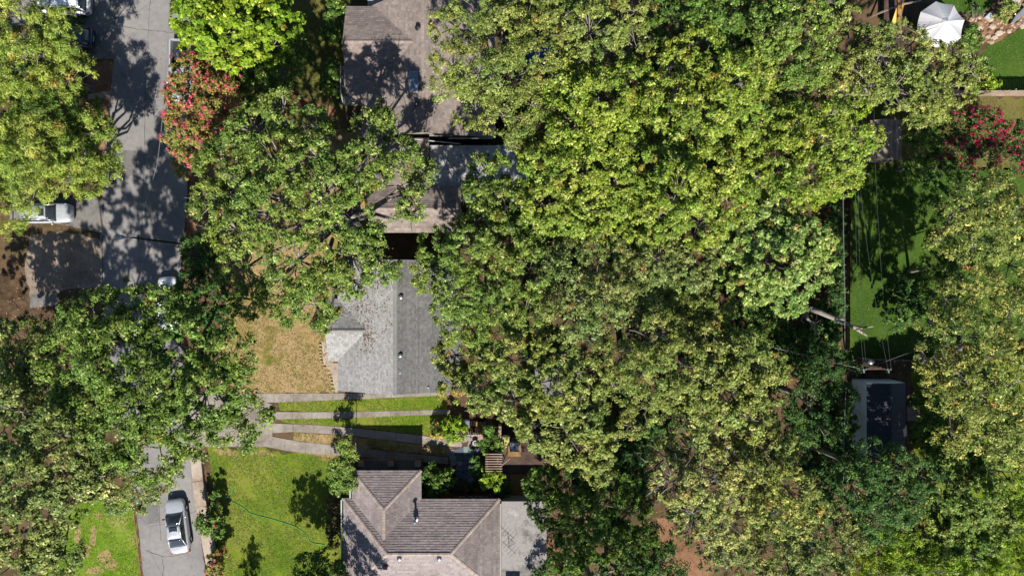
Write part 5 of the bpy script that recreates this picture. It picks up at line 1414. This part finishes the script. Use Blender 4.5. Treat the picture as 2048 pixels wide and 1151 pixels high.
tree('broadleaf_tree', 'rounded olive tree north of the yellowing crown', [(1420,700,58),(1480,720,60),(1400,770,55),(1470,790,62),(1530,770,48),(1440,640,45),(1420,840,48),(1500,840,45),(1360,800,40),(1540,720,40)], 9.0, 'olive', seed=28)
tree('broadleaf_tree', 'dark green tree under the slung service cable', [(1640,760,48),(1620,810,48),(1680,790,35),(1655,720,38),(1690,735,26),(1600,860,42),(1640,850,38),(1575,900,40)], 6.0, 'dark', seed=29)
tree('broadleaf_tree', 'yellowing tree with bare grey twigs in the lower middle', [(1330,915,45),(1385,900,52),(1350,965,48),(1410,970,62),(1460,930,52),(1390,1030,48),(1450,1040,55),(1480,990,50),(1440,1085,40)], 7.4, 'straw', seed=30, gap=.34, dens=.8, bare=26, twigs=9)
tree('broadleaf_tree', 'golden green tree next to the twiggy yellowing one', [(1500,890,52),(1555,900,45),(1520,950,48),(1580,980,52),(1615,1010,36),(1550,1030,48),(1500,1050,42),(1600,1050,32)], 8.0, 'yellow', seed=31)
tree('broadleaf_tree', 'deep green tree with drooping sprays beside the weathered flat roof', [(1090,970,42),(1140,960,45),(1100,1020,42),(1165,1030,55),(1215,980,50),(1200,1070,55),(1260,1020,45),(1270,1090,50),(1140,1100,50),(1080,1000,30)], 5.6, 'mid', seed=32, L=.26, W=.10, upw=.6, per=36)
tree('broadleaf_tree', 'very dark low tree along the bottom edge', [(1180,1150,55),(1260,1150,60),(1330,1130,45),(1100,1160,40),(1300,1180,60)], 4.0, 'dark', seed=33)
tree('broadleaf_tree', 'sparse olive tree on the bottom edge below the golden one', [(1500,1120,50),(1560,1110,55),(1620,1090,48),(1670,1040,42),(1690,1100,45),(1590,1170,60),(1660,1160,50)], 7.4, 'grey', seed=34, gap=.34)
tree('broadleaf_tree', 'yellow leaved tree at the edge, opposite the utility pole', [(1910,430,42),(1960,410,55),(2020,450,62),(1960,490,55),(2030,530,62),(1880,480,26),(2080,440,60),(1990,380,40)], 8.4, 'yellow', stem=(1940,430), seed=35, gap=.18, twigs=9, dens=1.2)
tree('broadleaf_tree', 'large yellow green tree at the edge, beside the metal shed', [(1900,600,45),(1960,590,55),(2020,640,62),(1860,645,28),(1930,670,55),(1990,710,60),(1920,740,50),(2050,760,62),(1960,790,52),(2030,830,50),(1890,790,40),(2080,600,60),(1930,840,36),(1860,720,34),(1875,770,34),(1990,870,48),(2045,900,45),(1910,880,40)], 8.6, 'yellow', stem=(1925,690), seed=36, gap=.2, twigs=9, dens=1.1)
tree('broadleaf_tree', 'dim green tree in shade below the yellow leaved tree', [(1880,570,48),(1930,540,48),(1860,530,30),(1900,520,35)], 4.6, 'mid', seed=37, trunk_r=.15)
tree('broadleaf_tree', 'green tree with shade in its leaf colour right below the metal shed', [(1740,920,45),(1790,930,45),(1720,980,45),(1790,1000,55),(1840,950,40),(1750,1040,50),(1690,940,30)], 8.0, 'dark', seed=38, trunk_r=.2, dens=1.2)  # dark palette stands in for shade that nothing here casts on this crown
tree('broadleaf_tree', 'green tree in the lower corner with bright tips', [(1870,960,48),(1920,930,48),(1880,1020,55),(1940,1000,55),(1980,940,42),(1980,1050,50),(1860,1080,55),(1930,1110,60),(1850,1140,50)], 6.4, 'oak', seed=39, L=.19, W=.11)
tree('broadleaf_tree', 'bright feathery tree filling the bottom corner', [(1760,1090,55),(1820,1080,55),(1780,1150,60),(1880,1150,60),(2000,1120,60),(2040,1060,45),(2060,1150,60),(1700,1140,45),(1960,1170,55)], 6.6, 'bright', seed=40, **FE)
tree('flowering_tree', 'crimson blossomed crape myrtle at the edge near the plank shed', [(1920,250,38),(1970,255,38),(2020,275,40),(1910,300,40),(1960,315,38),(2030,320,36),(1870,320,36)], 4.4, 'dark', seed=41, flowers=RED, ffrac=.8, trunk_r=.12, multi=4, L=.16, W=.10, per=36, dens=1.2, fsize=.32)
tree('broadleaf_tree', 'dark glossy small tree touching the plank shed', [(1840,260,32),(1845,305,38),(1875,345,36),(1830,330,30),(1920,355,30)], 3.8, 'mid', seed=42, trunk_r=.13)
tree('broadleaf_tree', 'vivid green small tree peeping out above the plank shed', [(1665,215,30),(1690,200,24),(1720,215,24)], 5.2, 'bright', seed=43, trunk_r=.12)
tree('broadleaf_tree', 'vivid green sapling where the wires enter the canopy', [(1650,380,30),(1690,370,30),(1620,395,28),(1705,345,20)], 5.0, 'bright', seed=44, trunk_r=.12)
tree('broadleaf_tree', 'tall tree just past the bottom edge, shading the deep green tree', [(1090,1262,60),(1170,1270,75),(1260,1265,70),(1330,1275,60),(1200,1340,80)], 9.5, 'mid', seed=45, gap=.12, dens=.8)
# understorey
SH = dict(cat='shrub', trunk_r=.06, twigs=3, dome=.4, L=.2, W=.13, rc=(.18,.38), per=28, gap=.12, multi=3)
tree('shrub', 'dark shrub mass with red specks between the street lamp and the oak', [(395,500,34),(420,540,36),(385,570,32),(420,600,40),(390,630,34),(440,640,32),(370,600,24),(430,490,26),(352,592,22),(348,622,24)], 3.0, 'dark', seed=50, flowers=RED, ffrac=.05, **SH)
tree('conifer', 'slim light green small tree at the corner of the brown roof', [(692,888,18,5.0),(690,908,24,4.4),(698,925,20,4.6),(680,930,22,3.4),(684,952,26,3.2),(700,968,20,3.4),(678,968,18,2.6),(672,946,14,2.4)], 3.8, 'oak', cat='tree', seed=51, L=.2, W=.09, per=44, rc=(.22,.42), trunk_r=.1, dome=.5)
tree('shrub', 'dark green shrub in front of the brown roof wing', [(862,945,22),(880,965,26),(855,975,22),(895,955,20),(845,955,14)], 1.3, 'mid', seed=52, **SH)
tree('shrub', 'lime bush with golden flowers at the end of the grass strip', [(902,848,18),(915,862,18),(900,872,16),(922,850,12)], 1.0, 'bright', seed=53, **SH)
tree('shrub', 'golden orange bush joined to the lime bush', [(878,852,16),(872,864,12),(884,866,12)], .8, 'yellow', seed=54, flowers=[(.6,.32,.03),(.5,.2,.03),(.62,.45,.06)], ffrac=.35, **SH)
tree('shrub', 'pink tinged shrub leaning on the retaining wall by the silver sedan', [(415,1040,20),(432,1030,18),(425,1060,20),(402,1045,12),(438,1050,14)], 1.6, 'mid', seed=55, flowers=PINK, ffrac=.06, **SH)
tree('shrub', 'pink flowered shrub at the bottom of the retaining wall', [(425,1118,16),(440,1105,16),(432,1140,18),(420,1145,12)], 1.2, 'myrtle', seed=56, flowers=PINK, ffrac=.25, **SH)
tree('shrub', 'thin dark shrub beside the retaining wall at the lawn edge', [(437,1010,13),(432,990,10)], 1.2, 'mid', seed=57, **SH)
tree('broadleaf_tree', 'tree on the bottom edge at the lawn corner, shading the brown roof', [(650,1120,34,3.0),(615,1135,30,3.4),(675,1145,30,3.6),(600,1190,50,5.5),(640,1210,50,6.0),(690,1230,45,7.2),(730,1250,42,7.6)], 5.0, 'mid', seed=58, trunk_r=.16, gap=.2)
tree('conifer', 'small pointed tree cut off by the bottom edge of the front lawn', [(492,1168,22,1.0),(492,1176,18,2.0),(492,1184,12,2.8)], 2, 'mid', cat='tree', seed=59, L=.18, W=.06, per=60, rc=(.2,.4), trunk_r=.07, squash=1.)
tree('hedge', 'reddish brown hedge along the brown roof, beside the lawn', [(668,1000,13),(667,1020,13),(667,1042,14),(666,1062,13),(668,980,10),(670,1084,12)], .8, 'rust', seed=60, **{**SH, 'cat':'hedge'})
tree('shrub', 'green shrub beside the brown roof at the top edge', [(668,40,20),(664,70,20),(672,15,20),(670,-15,24)], 1.6, 'mid', seed=61, **SH)
tree('shrub', 'leggy shrub beside the white porch railing', [(662,150,16),(655,175,16),(668,190,12),(660,125,14)], 1.2, 'mid', seed=62, **SH)
tree('shrub', 'reddish leaved shrub below the pink blossomed tree', [(500,210,26),(480,240,24),(530,195,20)], 2.6, 'rust', seed=63, **SH)
tree('climbing_plant', 'big leaved climbing plant below the pergola', [(968,950,13),(982,956,14),(972,966,12),(995,948,11),(990,970,12)], 1.7, 'bright', seed=64, **{**SH, 'cat':'plant', 'L':.34, 'W':.28, 'per':18})
tree('climbing_plant', 'leafy vine growing up the pergola towards the screen', [(982,868,14),(985,882,13),(978,856,12),(1000,890,10),(1003,905,8),(965,892,12)], 1.7, 'mid', seed=65, **{**SH, 'cat':'plant'})
tree('shrub', 'dark fern clump between the patio and the pergola', [(953,925,12),(960,940,13),(948,938,10),(955,958,11),(945,975,12)], .7, 'dark', seed=66, **SH)
tree('shrub', 'dark shrub in the corner of the lower tan platform', [(1008,982,14),(1014,970,9),(1000,990,10)], .9, 'dark', seed=67, **SH)
tree('shrub', 'yellow leaved creeping plant among the rocks', [(2005,28,15),(2018,18,14),(1998,38,11),(2026,10,10)], .35, 'yellow', seed=68, **{**SH, 'cat':'plant'})
tree('shrub', 'rounded dark shrub touching the white umbrella', [(1938,66,16),(1950,78,15),(1930,80,14),(1944,90,14)], 1.0, 'mid', seed=69, **SH)
tree('conifer', 'tiny slim cypress at the edge of the top lawn', [(1957,22,7,.5),(1957,18,6,1.1),(1957,16,4,1.7)], 1, 'dark', seed=70, **{**SH, 'cat':'tree', 'rc':(.1,.18), 'L':.12, 'W':.05})
tree('shrub', 'broad leaved plant by the tall sunlit fence', [(1960,150,16),(1975,165,16),(1955,172,14),(1990,172,12)], .8, 'bright', seed=71, **{**SH, 'cat':'plant', 'L':.5, 'W':.2, 'per':12})
tree('hedge', 'ivy covered strip along the low wooden fence', [(1672,y,20) for y in range(400, 640, 26)] + [(1655,y,20) for y in range(620, 720, 30)], 1.8, 'dark', seed=72, **{**SH, 'cat':'hedge'})
tree('shrub', 'dark undergrowth below the broken grey limb', [(1640,680,40),(1600,690,36),(1650,720,36),(1560,700,34),(1610,730,30),(1540,740,30)], 1.5, 'dark', seed=73, **SH)
tree('shrub', 'dim shrub on the deep green backyard grass', [(1800,570,26),(1820,620,30),(1790,640,24),(1840,590,24)], 1.2, 'dark', seed=74, **SH)
tree('shrub', 'dark undergrowth beside the metal shed wall', [(1660,880,36),(1690,850,26),(1670,930,36),(1640,960,34),(1690,900,24),(1640,1010,30)], 2.0, 'dark', seed=75, **SH)
tree('shrub', 'low green growth behind the metal shed', [(1840,800,20),(1850,850,26),(1838,880,20),(1870,890,28)], 1.2, 'mid', seed=76, **SH)
tree('shrub', 'dark undergrowth in the big gap beside the deck', [(1260,900,36),(1290,860,30),(1250,950,34),(1310,870,26),(1270,980,26)], 1.6, 'dark', seed=77, **SH)
tree('shrub', 'dark undergrowth along the middle canopy gap', [(1480,610,30),(1530,640,30),(1510,670,26),(1560,660,24)], 2.2, 'mid', seed=78, **SH)

tree('broadleaf_tree', 'shaded low tree in the corner grass behind the metal shed', [(1870,830,34),(1900,880,38),(1950,880,40),(2010,900,36),(1930,920,34),(1990,850,30)], 4.2, 'mid', seed=80, trunk_r=.14)
tree('broadleaf_tree', 'low green tree at the far edge beside the corner grass', [(2040,960,36),(2060,900,36),(2030,1010,30)], 4.6, 'bright', seed=81, trunk_r=.14)
# ------------------------------------------------------------------ ground cover, grass, litter
def ground_cover(label, areas, n, seed, pal):
    rng = np.random.default_rng(seed); a = np.array(areas, float); w = (a[:,2]-a[:,0])*(a[:,3]-a[:,1]); i = rng.choice(len(a), n, p=w/w.sum())
    px = a[i,0]+(a[i,2]-a[i,0])*rng.random(n); py = a[i,1]+(a[i,3]-a[i,1])*rng.random(n)
    x = (px-CX)/S; y = (CY-py)/S
    f = np.sin(x*.8+seed)*np.sin(y*.7)+.6*np.sin(x*1.9+y*1.3)+rng.normal(size=n)*.3
    k = f > -.25; cen = np.stack([x[k], y[k], rng.uniform(.1,.9,k.sum())*np.clip(f[k]+.6,.3,1.4)], 1)
    V, F, C = leaf_mesh(rng, cen, rng.uniform(.2,.5,len(cen)), 16, .2, .14, .5, .9, PALS[pal])
    o = np_mesh('undergrowth', V, F, M['leaf'], None, C); tag(o, label, 'undergrowth', kind='stuff')
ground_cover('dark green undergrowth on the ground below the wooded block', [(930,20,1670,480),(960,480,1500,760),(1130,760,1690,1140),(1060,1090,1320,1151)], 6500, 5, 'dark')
ground_cover('low weeds under the trees in the lower corner', [(0,640,215,990),(0,20,170,380)], 1300, 6, 'mid')
ground_cover('weeds below the corner trees behind the metal shed', [(1700,900,2048,1151),(1840,730,2048,900)], 1500, 7, 'mid')
def grass(label, polys, dens, cols, seed, h=(.03,.07)):
    rng = np.random.default_rng(seed); P3 = []
    for poly in polys:
        pw = [P(*q)[:2] for q in poly]
        x0, x1 = max(-48, min(p[0] for p in pw)), min(48, max(p[0] for p in pw)); y0, y1 = max(-28, min(p[1] for p in pw)), min(28, max(p[1] for p in pw))
        n = int((x1-x0)*(y1-y0)*dens); X = rng.uniform(x0, x1, n); Y = rng.uniform(y0, y1, n)
        ins = np.zeros(n, bool); m = len(pw)
        for i in range(m):
            a, b = pw[i], pw[(i+1)%m]
            c = ((a[1] > Y) != (b[1] > Y)); 
            with np.errstate(divide='ignore', invalid='ignore'):
                ins ^= c & (X < (b[0]-a[0])*(Y-a[1])/((b[1]-a[1]) if b[1] != a[1] else 1e-9)+a[0])
        f = np.sin(X*.9+seed)*np.sin(Y*1.1+seed*2)+.6*np.sin(X*2.3+Y*1.7+seed)+rng.normal(size=n)*.5
        ins &= f > -.75
        P3.append(np.stack([X[ins], Y[ins], f[ins]], 1))
    q = np.concatenate(P3); n = len(q); k = 3; N = n*k
    p = np.repeat(q, k, 0); an = rng.uniform(0, 6.283, N); hh = rng.uniform(h[0], h[1], N); w = rng.uniform(.018, .04, N)
    ln = rng.uniform(.03, .11, N)
    V = np.empty((N, 3, 3), np.float32)
    bx_ = p[:,0]+rng.normal(size=N)*.03; by_ = p[:,1]+rng.normal(size=N)*.03
    V[:,0,0] = bx_-np.sin(an)*w; V[:,0,1] = by_+np.cos(an)*w; V[:,0,2] = .004
    V[:,1,0] = bx_+np.sin(an)*w; V[:,1,1] = by_-np.cos(an)*w; V[:,1,2] = .004
    V[:,2,0] = bx_+np.cos(an)*ln; V[:,2,1] = by_+np.sin(an)*ln; V[:,2,2] = hh
    cols = np.array(cols); idx = np.clip(((p[:,2]+1.6)/3.2*len(cols)).astype(int)+rng.integers(-1,2,N), 0, len(cols)-1)
    C = cols[idx]*rng.uniform(.75,1.3,(N,1))
    o = np_mesh('grass', V.reshape(-1,3), np.arange(N*3).reshape(N,3), M['grassblade'], None, C)
    tag(o, label, 'grass', kind='stuff')
GR = [(.17,.15,.06),(.13,.15,.03),(.10,.15,.02),(.08,.14,.018)]
grass('short sunny grass of the front lawn with the hose', [lw_h3], 90, GR, 1)
grass('bright grass blades of the lawn beside the grey street', [lw_bl], 90, [(.22,.19,.08),(.14,.20,.012),(.11,.19,.008),(.09,.17,.008)], 2)
grass('sparse dry grass before the grey roofed house', [lw_dry, st3], 60, [(.22,.16,.07),(.18,.15,.05),(.13,.14,.03)], 3)
grass('grass blades of the concrete track strips', [st1, st2], 120, [(.14,.15,.03),(.11,.17,.015),(.10,.18,.01)], 4)
grass('deep green backyard grass blades', [lw_r1, lw_r3, lw_r4], 40, [(.10,.13,.03),(.08,.14,.02),(.07,.13,.015)], 5)
grass('straw green grass blades by the red flowering tree', [lw_r2], 60, [(.18,.16,.06),(.13,.15,.035),(.10,.13,.03)], 6)
grass('corner grass blades behind the metal shed', [lw_r5], 50, [(.15,.19,.02),(.13,.19,.015)], 7)
grass('olive grass blades of the shaded yard by the brown house', [lw_h1, lw_mid], 35, [(.17,.15,.06),(.12,.13,.03),(.09,.12,.025)], 8)

def litter(label, pts, n, seed, size=(.06,.16), cols=((.16,.09,.05),(.11,.06,.035),(.24,.15,.09),(.08,.05,.03)), name='fallen_leaves'):
    """pts: list of (x, y, z, spread)"""
    rng = np.random.default_rng(seed); src = np.array(pts, float); i = rng.integers(len(src), size=n)
    c = src[i, :3].copy(); c[:, :2] += rng.normal(size=(n,2))*src[i,3:4]
    if callable(getattr(litter, 'zf', None)): c[:,2] = litter.zf(c[:,0], c[:,1])
    an = rng.uniform(0,6.283,n); s = rng.uniform(size[0],size[1],n); t = rng.uniform(.25,.6,n)
    V = np.empty((n,4,3),np.float32); d = np.stack([np.cos(an),np.sin(an)],1); b = np.stack([-np.sin(an),np.cos(an)],1)
    for k,(u,v) in enumerate(((-1,0),(0,-1),(1,0),(0,1))):
        V[:,k,:2] = c[:,:2]+d*(u*s)[:,None]*.5+b*(v*s*t)[:,None]*.5; V[:,k,2] = c[:,2]+.006+rng.uniform(0,.03,n)
    C = np.array(cols)[rng.integers(len(cols),size=n)]*rng.uniform(.7,1.3,(n,1))
    o = np_mesh(name, V.reshape(-1,3), np.arange(n*4).reshape(n,4), M['drydebris'], None, C); tag(o, label, 'leaves', kind='stuff')
def z_h2(x, y):
    gx = x*S; return np.where(gx < -215, E2+(gx+332)/117*2.1, R2-(gx+215)/118*2.1)+.035
litter.zf = z_h2
litter('brown leaf debris strewn over the grey shingled roof', [(*G(gx,gy)[:2],0,sp_) for gx,gy,sp_ in ((-275,-5,.9),(-262,20,.8),(-250,-30,1.0),(-282,30,.6),(-290,55,.5),(-276,78,.35),(-268,90,.3),(-250,60,.8),(-270,110,.5),(-240,-10,1.3))], 480, 1, (.06,.22), ((.13,.08,.055),(.09,.06,.045),(.18,.12,.085)))
litter.zf = lambda x, y: np.full(len(x), 2.80)
litter('dark leaf debris lying on the white flat link', [(*G(gx,gy)[:2],0,sp_) for gx,gy,sp_ in ((-95,-240,.5),(-75,-235,.45),(-90,-205,.35),(-60,-215,.6),(-110,-225,.3),(-70,-200,.4),(-20,-240,.8))], 240, 2, (.08,.24), ((.05,.04,.035),(.09,.06,.045),(.12,.07,.05)))
litter.zf = lambda x, y: np.full(len(x), .03)
edge = [(*P(x+6,y)[:2],0,.22) for x,y in ((386,930),(390,970),(397,1030),(404,1090),(411,1150))]+[(*P(x,y)[:2],0,.35) for x,y in ((230,120),(222,180),(214,240),(208,330),(205,440),(204,520),(272,1020),(282,1120))]
litter('dry leaves gathered along the street edges', edge, 900, 3, (.05,.12), ((.30,.22,.14),(.24,.16,.1),(.18,.12,.08)))
yard = [(*P(x,y)[:2],0,1.2) for x,y in ((500,700),(540,740),(600,680),(620,740),(520,770),(580,770),(640,770),(480,870),(640,873),(760,885),(700,872),(840,895))]
litter('tan fallen leaves on the dry front yard', yard, 1500, 4, (.05,.13), ((.42,.30,.18),(.34,.22,.13),(.24,.15,.09)))
lawnl = [(*P(x,y)[:2],0,2.2) for x,y in ((480,930),(560,960),(520,1050),(600,1000),(460,1100),(340,1100),(330,960))]
litter('pale dry leaves dotted over the front lawn and street', lawnl, 420, 5, (.05,.1), ((.45,.36,.24),(.38,.28,.18)))
woods = [(*P(x,y)[:2],0,2.5) for x,y in ((1140,1100),(1380,1090),(1250,930),(620,410),(560,500),(130,520),(90,600),(190,180),(1500,690),(1350,640),(1850,740),(600,220),(1000,560),(1100,700),(1400,200))]
litter('brown leaves carpeting the ground below the trees', woods, 5000, 6, (.07,.2), ((.20,.12,.07),(.14,.085,.05),(.28,.18,.11)))
print('LEAVES', LEAFCOUNT[0])
